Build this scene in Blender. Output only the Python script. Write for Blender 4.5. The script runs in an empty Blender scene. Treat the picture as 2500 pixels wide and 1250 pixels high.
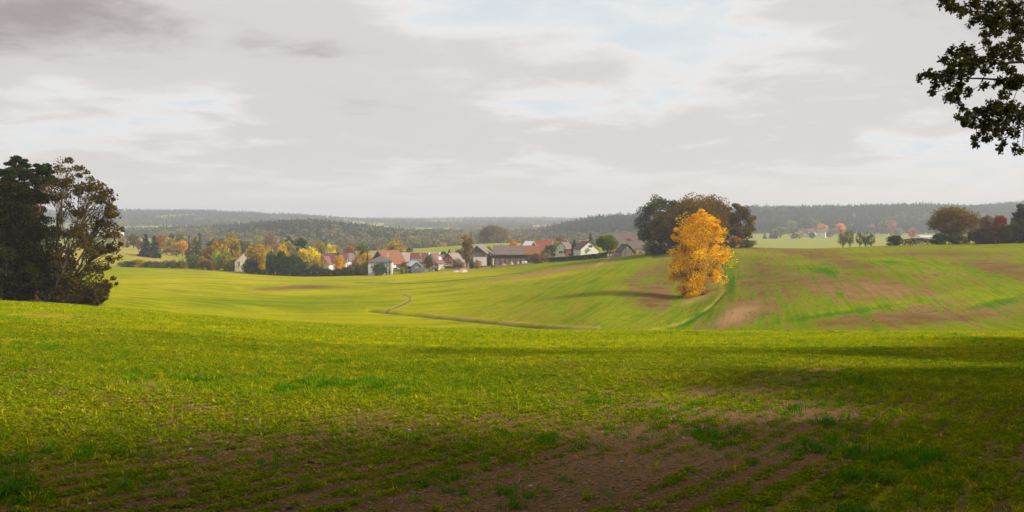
import bpy, math, random
import numpy as np

# ---------------------------------------------------------------- camera, sky, sun, exposure
F = 2165.0          # focal length in pixels of the 2500 wide photograph
HOR = 540.0         # pixel row of the true horizon
EYE = 1.6
scene = bpy.context.scene
col = scene.collection

cam_d = bpy.data.cameras.new("camera")
cam_d.sensor_width = 36.0
cam_d.lens = 36.0 * F / 2500.0
cam_d.shift_y = (HOR - 625.0) / 2500.0
cam_d.clip_start = 0.1
cam_d.clip_end = 30000.0
cam = bpy.data.objects.new("camera", cam_d)
cam.location = (0, 0, EYE)
cam.rotation_euler = (math.pi / 2, 0, 0)
col.objects.link(cam)
scene.camera = cam

SUN_EL = math.radians(31.0)
SUN_DIR = np.array([0.965, -0.26])           # horizontal direction towards the sun
SUN_DIR = SUN_DIR / np.linalg.norm(SUN_DIR)

world = bpy.data.worlds.new("World")
scene.world = world
world.use_nodes = True
nt = world.node_tree
nt.nodes.clear()
def N(tree, typ, **kw):
    n = tree.nodes.new(typ)
    for k, v in kw.items():
        if k == 'ins':
            for a, b in v.items():
                n.inputs[a].default_value = b
        else:
            setattr(n, k, v)
    return n
def M2(tree, op, a, b=None, c=None, clamp=False):
    n = tree.nodes.new('ShaderNodeMath'); n.operation = op; n.use_clamp = clamp
    for i, v in enumerate((a, b, c)):
        if v is None: continue
        if isinstance(v, (int, float)): n.inputs[i].default_value = v
        else: tree.links.new(v, n.inputs[i])
    return n.outputs[0]
def MIX(tree, f, a, b, typ='MIX'):
    n = tree.nodes.new('ShaderNodeMix'); n.data_type = 'RGBA'; n.blend_type = typ; n.clamp_factor = True
    for sock, v in ((n.inputs[0], f), (n.inputs[6], a), (n.inputs[7], b)):
        if isinstance(v, (int, float)): sock.default_value = v
        elif isinstance(v, tuple): sock.default_value = (*v[:3], 1.0)
        else: tree.links.new(v, sock)
    return n.outputs[2]
def SSTEP(tree, v, lo, hi, a=0.0, b=1.0):
    n = tree.nodes.new('ShaderNodeMapRange'); n.interpolation_type = 'SMOOTHSTEP'
    tree.links.new(v, n.inputs[0])
    n.inputs[1].default_value = lo; n.inputs[2].default_value = hi
    n.inputs[3].default_value = a; n.inputs[4].default_value = b
    return n.outputs[0]
def NOISE(tree, vec, scale, detail=4.0, rough=0.55, dist=0.0):
    n = tree.nodes.new('ShaderNodeTexNoise'); n.noise_dimensions = '3D'
    n.inputs['Scale'].default_value = scale; n.inputs['Detail'].default_value = detail
    n.inputs['Roughness'].default_value = rough; n.inputs['Distortion'].default_value = dist
    if vec is not None: tree.links.new(vec, n.inputs['Vector'])
    return n.outputs[0]

sky = N(nt, 'ShaderNodeTexSky', sky_type='NISHITA', sun_disc=False)
sky.sun_elevation = SUN_EL
sky.sun_rotation = math.atan2(SUN_DIR[0], SUN_DIR[1])
sky.air_density = 1.0; sky.dust_density = 2.0
tc = N(nt, 'ShaderNodeTexCoord')
sep = N(nt, 'ShaderNodeSeparateXYZ'); nt.links.new(tc.outputs['Generated'], sep.inputs[0])
zc = M2(nt, 'ADD', M2(nt, 'MAXIMUM', sep.outputs[2], 0.0), 0.11)
cx = M2(nt, 'DIVIDE', sep.outputs[0], zc); cy = M2(nt, 'DIVIDE', sep.outputs[1], zc)
comb = N(nt, 'ShaderNodeCombineXYZ'); nt.links.new(cx, comb.inputs[0]); nt.links.new(cy, comb.inputs[1])
comb.inputs[2].default_value = 3.7
pc = comb.outputs[0]
n_big = NOISE(nt, pc, 0.36, 3.0, 0.5, 0.3)
n_mid = NOISE(nt, pc, 0.95, 6.0, 0.52, 0.4)
n_fin = NOISE(nt, pc, 2.6, 8.0, 0.62, 0.35)
def blob(cxv, czv, sx, sz, out=True):
    # a bank of cloud, also the painted corner darkening, around one direction of the sky (azimuth tangent, elevation)
    ax = M2(nt, 'DIVIDE', sep.outputs[0], M2(nt, 'MAXIMUM', sep.outputs[1], 0.05))
    dx = M2(nt, 'DIVIDE', M2(nt, 'SUBTRACT', ax, cxv), sx)
    dz = M2(nt, 'DIVIDE', M2(nt, 'SUBTRACT', sep.outputs[2], czv), sz)
    r2 = M2(nt, 'ADD', M2(nt, 'MULTIPLY', dx, dx), M2(nt, 'MULTIPLY', dz, dz))
    g = M2(nt, 'EXPONENT', M2(nt, 'MULTIPLY', r2, -1.0))
    front = SSTEP(nt, sep.outputs[1], 0.0, 0.15)
    return M2(nt, 'MULTIPLY', g, front)
thick = M2(nt, 'ADD', M2(nt, 'MULTIPLY', n_big, 0.55), M2(nt, 'ADD', M2(nt, 'MULTIPLY', n_mid, 0.70), M2(nt, 'MULTIPLY', n_fin, 0.52)))
thick = M2(nt, 'SUBTRACT', thick, 0.13)
thick = M2(nt, 'ADD', thick, M2(nt, 'MULTIPLY', blob(-0.54, 0.235, 0.16, 0.08), 0.44))  # thick cloud at upper left, with the corner's lens falloff painted in
thick = M2(nt, 'ADD', thick, M2(nt, 'MULTIPLY', blob(-0.30, 0.185, 0.26, 0.045), 0.17))
thick = M2(nt, 'SUBTRACT', thick, M2(nt, 'MULTIPLY', blob(0.13, 0.215, 0.26, 0.05), 0.15))
thick = M2(nt, 'SUBTRACT', thick, M2(nt, 'MULTIPLY', blob(-0.50, 0.135, 0.16, 0.012), 0.17))
thick = M2(nt, 'ADD', thick, M2(nt, 'MULTIPLY', blob(0.60, 0.23, 0.20, 0.08), 0.20))  # upper right corner darkening painted in as cloud
SKYG = 0.73
bright = tuple(SKYG * c for c in (0.81, 0.785, 0.77))
grey = tuple(SKYG * c for c in (0.625, 0.592, 0.582))
dark = tuple(SKYG * c for c in (0.33, 0.285, 0.285))
veil = tuple(SKYG * c for c in (0.61, 0.675, 0.72))
c1 = MIX(nt, SSTEP(nt, thick, 0.62, 0.82), bright, grey)
c2 = MIX(nt, SSTEP(nt, thick, 0.92, 1.20), c1, dark)
c3 = MIX(nt, SSTEP(nt, thick, 0.72, 0.55, 0.0, 0.85), c2, veil)
low = SSTEP(nt, sep.outputs[2], 0.085, 0.0, 0.0, 0.82)
c4 = MIX(nt, low, c3, tuple(SKYG * c for c in (0.76, 0.69, 0.645)))
bg1 = N(nt, 'ShaderNodeBackground', ins={1: 0.10}); nt.links.new(sky.outputs[0], bg1.inputs[0])
bg2 = N(nt, 'ShaderNodeBackground', ins={1: 1.0}); nt.links.new(c4, bg2.inputs[0])
mixb = N(nt, 'ShaderNodeMixShader')
gap = SSTEP(nt, thick, 0.60, 0.40, 0.98, 0.92)
nt.links.new(gap, mixb.inputs[0]); nt.links.new(bg1.outputs[0], mixb.inputs[1]); nt.links.new(bg2.outputs[0], mixb.inputs[2])
wo = N(nt, 'ShaderNodeOutputWorld'); nt.links.new(mixb.outputs[0], wo.inputs[0])
world.cycles.sampling_method = 'MANUAL'; world.cycles.sample_map_resolution = 512

sun_d = bpy.data.lights.new("sun", 'SUN')
sun_d.energy = 4.4
sun_d.angle = math.radians(8.0)
sun_d.color = (1.0, 0.90, 0.74)
sun = bpy.data.objects.new("sun", sun_d)
from mathutils import Vector
sv = Vector((SUN_DIR[0] * math.cos(SUN_EL), SUN_DIR[1] * math.cos(SUN_EL), math.sin(SUN_EL)))
sun.rotation_euler = sv.to_track_quat('Z', 'Y').to_euler()
col.objects.link(sun)

scene.view_settings.view_transform = 'Standard'
scene.view_settings.look = 'None'
scene.view_settings.gamma = 1.0
scene.view_settings.exposure = 0.62
scene.render.engine = 'CYCLES'
scene.cycles.use_denoising = True
try: scene.cycles.denoiser = 'OPENIMAGEDENOISE'
except Exception: pass
scene.cycles.max_bounces = 6
scene.cycles.diffuse_bounces = 3
scene.cycles.glossy_bounces = 2
scene.cycles.transmission_bounces = 4
scene.cycles.transparent_max_bounces = 4
scene.cycles.volume_bounces = 0
scene.cycles.caustics_reflective = False
scene.cycles.caustics_refractive = False
scene.cycles.use_adaptive_sampling = True
scene.cycles.adaptive_threshold = 0.02

# ---------------------------------------------------------------- numeric helpers
rng = np.random.default_rng(7)
def vnoise(x, y, seed=0):
    xi = np.floor(x).astype(np.int64); yi = np.floor(y).astype(np.int64)
    xf = x - xi; yf = y - yi
    u = xf * xf * (3 - 2 * xf); v = yf * yf * (3 - 2 * yf)
    def h(a, b):
        n = (a * 374761393 + b * 668265263 + seed * 974634777) & 0xffffffff
        n = ((n ^ (n >> 13)) * 1274126177) & 0xffffffff
        n = n ^ (n >> 16)
        return (n & 0xffff) / 65535.0
    return (h(xi, yi) * (1 - u) + h(xi + 1, yi) * u) * (1 - v) + (h(xi, yi + 1) * (1 - u) + h(xi + 1, yi + 1) * u) * v
def fbm(x, y, seed=0, octv=4):
    s = 0; a = 0.5; t = 0
    for i in range(octv):
        s = s + a * vnoise(x * 2 ** i, y * 2 ** i, seed + i * 17); t += a; a *= 0.5
    return s / t
def sstep(x, a, b):
    t = np.clip((x - a) / (b - a), 0, 1); return t * t * (3 - 2 * t)
def pchip(x, y, xi):
    """monotone cubic along axis 0; y (n, m)"""
    x = np.asarray(x, float); y = np.asarray(y, float)
    h = np.diff(x)[:, None]; d = np.diff(y, axis=0) / h
    m = np.zeros_like(y)
    w1 = 2 * h[1:] + h[:-1]; w2 = h[1:] + 2 * h[:-1]
    a, b = d[:-1], d[1:]
    ok = (a * b) > 0
    with np.errstate(divide='ignore', invalid='ignore'):
        hm = (w1 + w2) / (w1 / a + w2 / b)
    m[1:-1] = np.where(ok, hm, 0); m[0] = d[0]; m[-1] = d[-1]
    k = np.clip(np.searchsorted(x, xi) - 1, 0, len(x) - 2)
    t = ((xi - x[k]) / (x[k + 1] - x[k]))[:, None]
    hh = (x[k + 1] - x[k])[:, None]
    t2, t3 = t * t, t * t * t
    return y[k] * (2 * t3 - 3 * t2 + 1) + m[k] * hh * (t3 - 2 * t2 + t) + y[k + 1] * (-2 * t3 + 3 * t2) + m[k + 1] * hh * (t3 - t2)

# ---------------------------------------------------------------- terrain: surveyed heights (relative to the eye) by bearing and distance
COLS = [-1500, -300, 0, 250, 500, 750, 1000, 1250, 1500, 1650, 1800, 2000, 2250, 2500, 2900, 4000]
CREST_PY = [735, 733, 735, 750, 771, 789, 801, 806, 808.5, 809, 809.5, 810.5, 810.5, 811, 812, 815]
CREST_Y = [75, 75, 75, 72, 68, 64, 62, 60, 58, 57, 56, 55, 55, 55, 55, 55]
ROWS = {
 115:  [-10, -10.3, -10.6, -11.6, -13.0, -14.0, -14.7, -14.9, -14.25, -14.3, -13.6, -13.3, -13.0, -12.8, -12.5, -12],
 150:  [-12, -12.3, -12.5, -13.6, -15.5, -16.8, -17.0, -16.3, -14.7, -15.0, -13.0, -11.6, -11.2, -11.0, -10, -9],
 170:  [-13, -13.2, -13.5, -14.6, -16.5, -17.8, -17.8, -16.6, -14.5, -14.95, -12.2, -10.7, -10.3, -10.2, -9, -8],
 200:  [-14.5, -14.8, -15, -16, -17.8, -19, -18.6, -16.9, -13.9, -13.6, -10.9, -9.3, -8.9, -8.8, -8, -7],
 260:  [-17, -17, -17, -18.2, -19.8, -21.2, -20.2, -17.6, -13.4, -11.3, -8.45, -7.8, -7.0, -6.2, -5.5, -5],
 330:  [-19, -19, -19, -20.2, -21.4, -22.9, -21.7, -18.6, -13.6, -11, -10, -12, -11, -8, -6, -6],
 430:  [-22, -22, -22, -22.0, -23.3, -25.4, -24, -20.6, -16.8, -16, -16, -18, -18, -13, -10, -10],
 560:  [-18, -18, -16, -16, -24.0, -26, -24.5, -20, -17.5, -18, -19, -23, -23, -18, -15, -15],
 750:  [-24, -24, -24, -26, -28, -28, -23.8, -18.6, -22, -23, -24, -24.5, -25, -22, -20, -20],
 1000: [-30, -30, -30, -32, -33, -32, -32, -32, -30, -27, -24.5, -24.3, -24.3, -22, -20, -20],
 1300: [-25, -25, -25, -30, -25, -10, -24, -30, -18, -15, -24, -24, -24, -20, -10, 0],
 1600: [-25, -25, -25, -26, -20, -10, -26, -28, 1, 3, -10, -8, -10, -8, 5, 15],
 1900: [-30, -30, -30, -27, -21, -21, -30, -30, -8, 6, 21, 22, 26, 17, 18, 20],
 2500: [-25, -25, -22, -6, -6, -14, -22, -22, -10, 0, 6, 4, 12, 41, 46, 40],
 3500: [20, 28, 30, 33, 32, 12, -8, -10, -5, 0, 0, 0, 8, 20, 30, 30],
 4500: [25, 25, 25, 24, 20, 4, 2, 7, 4, 0, 0, 0, 0, 10, 20, 20],
 6300: [30, 30, 30, 28, 20, 12, 10, 12, 12, 10, 10, 10, 10, 10, 20, 20],
}
PXF = np.arange(-1500, 4001, 5.0)
cr_py = pchip(COLS, np.array(CREST_PY)[:, None], PXF)[:, 0]
cr_Y = pchip(COLS, np.array(CREST_Y)[:, None], PXF)[:, 0]
slope = (cr_py - HOR) / F
rowY = [0.5, 3, 6, 12, 20, 30, 40, 50, 56, 62]
tab = []
bb = EYE / cr_Y ** 2; aa = slope - 2 * bb * cr_Y
for Y in rowY:
    tab.append(-(EYE + aa * Y + bb * Y * Y))
rowY += [88]
tab.append(-(slope * 88 + 0.7))
for Y, v in ROWS.items():
    rowY.append(Y)
    tab.append(pchip(COLS, np.array(v, float)[:, None], PXF)[:, 0])
tab = np.array(tab)
LY = np.linspace(math.log(0.5), math.log(6300.0), 1400)
# interpolate over distance in log space with a softened table
TAB = pchip(np.log(rowY), tab, LY)
k = np.array([1, 4, 6, 4, 1.0]); k /= k.sum()
for _ in range(3):
    far = TAB.copy()
    pad = np.pad(far, ((2, 2), (0, 0)), mode='edge')
    sm = sum(k[i] * pad[i:i + far.shape[0]] for i in range(5))
    TAB = np.where((LY > math.log(80))[:, None], sm, TAB)
TH_MAX = math.radians(50)
def polar(x, y):
    th = np.arctan2(x, y)
    r = np.hypot(x, y)
    Y = r * np.cos(np.clip(th, -TH_MAX, TH_MAX))
    px = 1250 + F * np.tan(np.clip(th, -TH_MAX, TH_MAX))
    return px, np.maximum(Y, 0.5), th
def zrel(x, y):
    x = np.asarray(x, float); y = np.asarray(y, float)
    px, Y, th = polar(x, y)
    px = np.clip(px, PXF[0], PXF[-1] - 0.01)
    u = (px - PXF[0]) / 5.0; v = np.clip((np.log(Y) - LY[0]) / (LY[1] - LY[0]), 0, len(LY) - 1.001)
    def look(u):
        i = np.floor(u).astype(int); j = np.floor(v).astype(int); fu = u - i; fv = v - j
        i1 = np.minimum(i + 1, len(PXF) - 1); j1 = j + 1
        return (TAB[j, i] * (1 - fu) + TAB[j, i1] * fu) * (1 - fv) + (TAB[j1, i] * (1 - fu) + TAB[j1, i1] * fu) * fv
    z = look(u)
    side = sstep(np.abs(th), TH_MAX, math.radians(150))
    zm = look(np.full_like(u, (1250 - PXF[0]) / 5.0))
    z = z * (1 - side) + zm * side
    z = np.where(side > 0, z * (1 - 0.4 * side) - EYE * 0.4 * side, z)
    return z
DITCH = [(905, 760, 0), (1000, 769, 0), (1100, 778, 0), (1200, 787, 0), (1300, 797, 0), (1400, 804, 0)]
def relief(x, y):
    """small real undulations on top of the surveyed heights"""
    Y = np.abs(y) + 1
    a = (fbm(x / 9, y / 9, 3, 3) - .5) * 0.22 * sstep(Y, 4, 14) * (1 - 0.5 * sstep(Y, 45, 75))
    a = a + (fbm(x / 0.9, y / 0.9, 5, 3) - .5) * 0.07 * (1 - sstep(Y, 30, 60))
    a = a + (fbm(x / 45, y / 45, 11, 3) - .5) * 1.0 * sstep(Y, 120, 260) * (1 - .6 * sstep(Y, 280, 400))
    return a
def zg(x, y):
    return zrel(x, y) + EYE + relief(np.asarray(x, float), np.asarray(y, float))
def zgs(x, y): return float(zg(np.array([x]), np.array([y]))[0])
def X(px, Y): return (px - 1250.0) / F * Y
def ZP(py, Y): return EYE + (HOR - py) / F * Y
def hit(px, py, Y0=100.0, Y1=900.0):
    """distance along the ground seen at this bearing and dip, first crossing after Y0"""
    Ys = np.exp(np.linspace(math.log(Y0), math.log(Y1), 900))
    g = zg(X(px, Ys), Ys); ray = EYE + (HOR - py) / F * Ys
    k = np.where(ray <= g)[0]
    return float(Ys[k[0]]) if len(k) else float(Ys[np.argmin(ray - g)])

def mesh_np(name, verts, faces, attrs=None, smooth=False):
    """verts (n,3); faces (m,k) int; attrs: {name: (n,)} point floats"""
    me = bpy.data.meshes.new(name)
    verts = np.ascontiguousarray(verts, dtype=np.float32); faces = np.ascontiguousarray(faces, dtype=np.int32)
    n, (m, kk) = len(verts), faces.shape
    me.vertices.add(n); me.vertices.foreach_set('co', verts.ravel())
    me.loops.add(m * kk); me.loops.foreach_set('vertex_index', faces.ravel())
    me.polygons.add(m)
    me.polygons.foreach_set('loop_start', np.arange(0, m * kk, kk, dtype=np.int32))
    me.polygons.foreach_set('loop_total', np.full(m, kk, dtype=np.int32))
    if smooth: me.polygons.foreach_set('use_smooth', np.ones(m, dtype=bool))
    me.update(calc_edges=True)
    for an, av in (attrs or {}).items():
        a = me.attributes.new(an, 'FLOAT', 'POINT')
        a.data.foreach_set('value', np.ascontiguousarray(av, dtype=np.float32))
    return me
def link(name, me, mat=None, parent=None, kind=None, label=None, cat=None, group=None):
    o = bpy.data.objects.new(name, me)
    col.objects.link(o)
    if mat is not None and me is not None and len(me.materials) == 0: me.materials.append(mat)
    if parent is not None: o.parent = parent
    if kind: o['kind'] = kind
    if label: o['label'] = label
    if cat: o['category'] = cat
    if group: o['group'] = group
    return o

# ---------------------------------------------------------------- materials
def mat(name):
    m = bpy.data.materials.new(name); m.use_nodes = True
    t = m.node_tree; t.nodes.clear()
    out = t.nodes.new('ShaderNodeOutputMaterial')
    return m, t, out
def attr(t, name, typ='GEOMETRY'):
    n = t.nodes.new('ShaderNodeAttribute'); n.attribute_name = name; n.attribute_type = typ
    return n
def vmap(t, vec, rot=(0, 0, 0), scale=(1, 1, 1)):
    n = t.nodes.new('ShaderNodeMapping'); n.vector_type = 'TEXTURE' if False else 'POINT'
    n.inputs['Rotation'].default_value = rot; n.inputs['Scale'].default_value = scale
    t.links.new(vec, n.inputs[0]); return n.outputs[0]

def ground_material():
    m, t, out = mat('field')
    L = t.links
    geo = t.nodes.new('ShaderNodeNewGeometry'); P = geo.outputs['Position']
    # drill rows: the foreground's run along (5.1, 7.5), the slopes' away from us, the valley's across
    pa = vmap(t, vmap(t, P, rot=(0, 0, math.radians(-56))), scale=(0.16, 1.35, 1))
    pa2 = vmap(t, vmap(t, P, rot=(0, 0, math.radians(-56))), scale=(0.6, 5.5, 1))
    pb = vmap(t, vmap(t, P, rot=(0, 0, math.radians(14))), scale=(0.62, 0.020, 1))
    pc_ = vmap(t, vmap(t, P, rot=(0, 0, math.radians(-4))), scale=(0.012, 0.10, 1))
    pb2 = vmap(t, vmap(t, P, rot=(0, 0, math.radians(16))), scale=(1.9, 0.035, 1))
    na = NOISE(t, pa, 1.0, 4, .6, .2); na2 = NOISE(t, pa2, 1.0, 3, .6)
    nb = M2(t, 'ADD', M2(t, 'MULTIPLY', NOISE(t, pb, 1.0, 4, .6), .6), M2(t, 'MULTIPLY', NOISE(t, pb2, 1.0, 3, .6), .6)); nb = M2(t, 'SUBTRACT', nb, .1); nc = NOISE(t, pc_, 1.0, 4, .6)
    wb = attr(t, 'w_slope').outputs['Fac']; wc = attr(t, 'w_flat').outputs['Fac']
    near = attr(t, 'near').outputs['Fac']
    def mixv(f, a, b):
        n = t.nodes.new('ShaderNodeMix'); n.data_type = 'FLOAT'
        L.new(f, n.inputs[0]); L.new(a, n.inputs[2]); L.new(b, n.inputs[3]); return n.outputs[0]
    streak = mixv(wc, mixv(wb, na, nb), nc)
    n1 = NOISE(t, P, 0.22, 5, .6); n2 = NOISE(t, P, 1.7, 5, .62); n3 = NOISE(t, P, 11.0, 4, .62)
    soil_a = attr(t, 'soil').outputs['Fac']
    fine = M2(t, 'MULTIPLY', near, 1.0)
    cov = M2(t, 'ADD', soil_a, M2(t, 'MULTIPLY', M2(t, 'SUBTRACT', streak, .5), mixv(near, M2(t, 'ADD', near, 2.4), M2(t, 'SUBTRACT', near, .65))))
    cov = M2(t, 'ADD', cov, M2(t, 'MULTIPLY', M2(t, 'SUBTRACT', n1, .5), .50))
    cov = M2(t, 'ADD', cov, M2(t, 'MULTIPLY', M2(t, 'SUBTRACT', n2, .5), .8))
    cov = M2(t, 'ADD', cov, M2(t, 'MULTIPLY', M2(t, 'MULTIPLY', M2(t, 'SUBTRACT', n3, .5), fine), 1.3))
    cov = M2(t, 'ADD', cov, M2(t, 'MULTIPLY', M2(t, 'MULTIPLY', M2(t, 'SUBTRACT', na2, .5), fine), 1.0))
    soilf = SSTEP(t, cov, .28, .95)
    yel = attr(t, 'yellow').outputs['Fac']; lush = attr(t, 'lush').outputs['Fac']
    yv = M2(t, 'ADD', yel, M2(t, 'ADD', M2(t, 'MULTIPLY', M2(t, 'SUBTRACT', n1, .5), .8), M2(t, 'MULTIPLY', M2(t, 'SUBTRACT', streak, .5), 1.2)), clamp=True)
    green = MIX(t, yv, (0.075, 0.165, 0.001), (0.37, 0.33, 0.005))
    lushv = SSTEP(t, M2(t, 'ADD', lush, M2(t, 'MULTIPLY', M2(t, 'SUBTRACT', n2, .5), 1.1)), .35, .75)
    green = MIX(t, lushv, green, (0.045, 0.150, 0.002))
    green = MIX(t, SSTEP(t, n2, .35, .7, 0, .45), green, (0.10, 0.13, 0.004))
    soil = MIX(t, n3, (0.092, 0.052, 0.019), (0.29, 0.175, 0.080))
    soil = MIX(t, SSTEP(t, n1, .3, .7), soil, (0.135, 0.073, 0.027))
    pale = attr(t, 'pale').outputs['Fac']
    soil = MIX(t, pale, soil, (0.33, 0.20, 0.095))
    base = MIX(t, soilf, green, soil)
    base = MIX(t, SSTEP(t, streak, .60, .38, 0, .38), base, (0.55, 0.58, 0.55), 'MULTIPLY')
    base = MIX(t, SSTEP(t, NOISE(t, P, .06, 3, .5), .6, .35, 0, .3), base, (0.6, 0.64, 0.5), 'MULTIPLY')
    sx_ = t.nodes.new('ShaderNodeSeparateXYZ'); L.new(vmap(t, P, rot=(0, 0, math.radians(15))), sx_.inputs[0])
    vv = M2(t, 'ADD', sx_.outputs[0], M2(t, 'MULTIPLY', NOISE(t, P, .02, 2, .5), 9.0))
    def lines(period, width):
        fr_ = M2(t, 'ABSOLUTE', M2(t, 'SUBTRACT', M2(t, 'FRACT', M2(t, 'DIVIDE', vv, period)), .5))
        return SSTEP(t, fr_, width / period, 0.0)
    tram = M2(t, 'MAXIMUM', lines(13.0, .45), M2(t, 'MULTIPLY', lines(3.1, .35), .45))
    tram = M2(t, 'MULTIPLY', M2(t, 'MULTIPLY', tram, wb), SSTEP(t, n1, .35, .6))
    base = MIX(t, M2(t, 'MULTIPLY', tram, .55), base, (0.10, 0.075, 0.02))
    dry = attr(t, 'dry').outputs['Fac']
    base = MIX(t, dry, base, MIX(t, n2, (0.24, 0.18, 0.055), (0.40, 0.30, 0.10)))
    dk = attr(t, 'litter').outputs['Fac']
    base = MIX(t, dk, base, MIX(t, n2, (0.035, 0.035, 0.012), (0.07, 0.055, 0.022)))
    farf = attr(t, 'farfield').outputs['Fac']
    base = MIX(t, farf, base, MIX(t, nc, (0.15, 0.20, 0.025), (0.30, 0.27, 0.05)))
    bs = N(t, 'ShaderNodeBsdfDiffuse')
    L.new(base, bs.inputs['Color'])
    hgt = M2(t, 'ADD', M2(t, 'MULTIPLY', n3, .5), M2(t, 'MULTIPLY', NOISE(t, P, 42.0, 4, .65), .35))
    hgt = M2(t, 'ADD', hgt, M2(t, 'MULTIPLY', na2, .6))
    bp = N(t, 'ShaderNodeBump', ins={'Distance': 0.07}); L.new(hgt, bp.inputs['Height'])
    L.new(M2(t, 'MULTIPLY', near, 0.9), bp.inputs['Strength'])
    L.new(bp.outputs[0], bs.inputs['Normal'])
    L.new(bs.outputs[0], out.inputs[0])
    return m
def leaf_material(name, trans=0.35, hue=0.05, lo=0.6, hi=1.35, by_object=True, ramp=None, zone=.35, sat=1.0):
    m, t, out = mat(name); L = t.links
    tint = attr(t, 'tint').outputs['Fac']
    if ramp:
        oi = t.nodes.new('ShaderNodeObjectInfo')
        cr = t.nodes.new('ShaderNodeValToRGB'); cr.color_ramp.interpolation = 'LINEAR'
        els = cr.color_ramp.elements
        while len(els) < len(ramp): els.new(0.5)
        for e, (p, c) in zip(els, ramp): e.position = p; e.color = (*c, 1)
        gp = t.nodes.new('ShaderNodeNewGeometry')
        zn = NOISE(t, gp.outputs['Position'], zone, 3, .5)
        L.new(M2(t, 'ADD', M2(t, 'MULTIPLY', oi.outputs['Random'], .62), M2(t, 'MULTIPLY', M2(t, 'SUBTRACT', zn, .27), .85), clamp=True), cr.inputs[0]); colr = cr.outputs[0]
    else:
        oi = t.nodes.new('ShaderNodeObjectInfo'); colr = oi.outputs['Color']
    hs = t.nodes.new('ShaderNodeHueSaturation')
    hs.inputs['Saturation'].default_value = sat
    L.new(colr, hs.inputs['Color'])
    L.new(M2(t, 'ADD', M2(t, 'MULTIPLY', M2(t, 'SUBTRACT', tint, .5), hue), .5), hs.inputs['Hue'])
    L.new(M2(t, 'ADD', M2(t, 'MULTIPLY', tint, hi - lo), lo), hs.inputs['Value'])
    df = t.nodes.new('ShaderNodeBsdfDiffuse'); tr = t.nodes.new('ShaderNodeBsdfTranslucent')
    L.new(hs.outputs[0], df.inputs[0]); L.new(hs.outputs[0], tr.inputs[0])
    mx = t.nodes.new('ShaderNodeMixShader'); mx.inputs[0].default_value = trans
    L.new(df.outputs[0], mx.inputs[1]); L.new(tr.outputs[0], mx.inputs[2]); L.new(mx.outputs[0], out.inputs[0])
    return m
def simple_mat(name, c1, c2, scale=3.0, stretch=(1, 1, 1), rough=0.85, bump=0.0, spec=0.3, metal=0.0, detail=5, space='Object'):
    m, t, out = mat(name); L = t.links
    tcn = t.nodes.new('ShaderNodeTexCoord')
    v = vmap(t, tcn.outputs[space], scale=stretch)
    n = NOISE(t, v, scale, detail, .6)
    n_ = SSTEP(t, n, .3, .7)
    bs = N(t, 'ShaderNodeBsdfPrincipled', ins={'Roughness': rough, 'Metallic': metal})
    bs.inputs['Specular IOR Level'].default_value = spec
    L.new(MIX(t, n_, c1, c2), bs.inputs['Base Color'])
    if bump:
        bp = N(t, 'ShaderNodeBump', ins={'Strength': bump, 'Distance': 0.05}); L.new(n, bp.inputs['Height']); L.new(bp.outputs[0], bs.inputs['Normal'])
    L.new(bs.outputs[0], out.inputs[0])
    return m
MG = ground_material()
MLEAF = leaf_material('autumn_leaves', 0.42, 0.030, 0.55, 1.4, sat=1.10)
MNEEDLE = leaf_material('needles', 0.2, 0.03, 0.5, 1.4)
MBARK = simple_mat('bark', (0.05, 0.035, 0.025), (0.12, 0.09, 0.065), 4, (1, 1, .25), bump=.5)
MPBARK = simple_mat('pine_bark', (0.20, 0.075, 0.035), (0.34, 0.15, 0.07), 4, (1, 1, .3), bump=.5)

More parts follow.
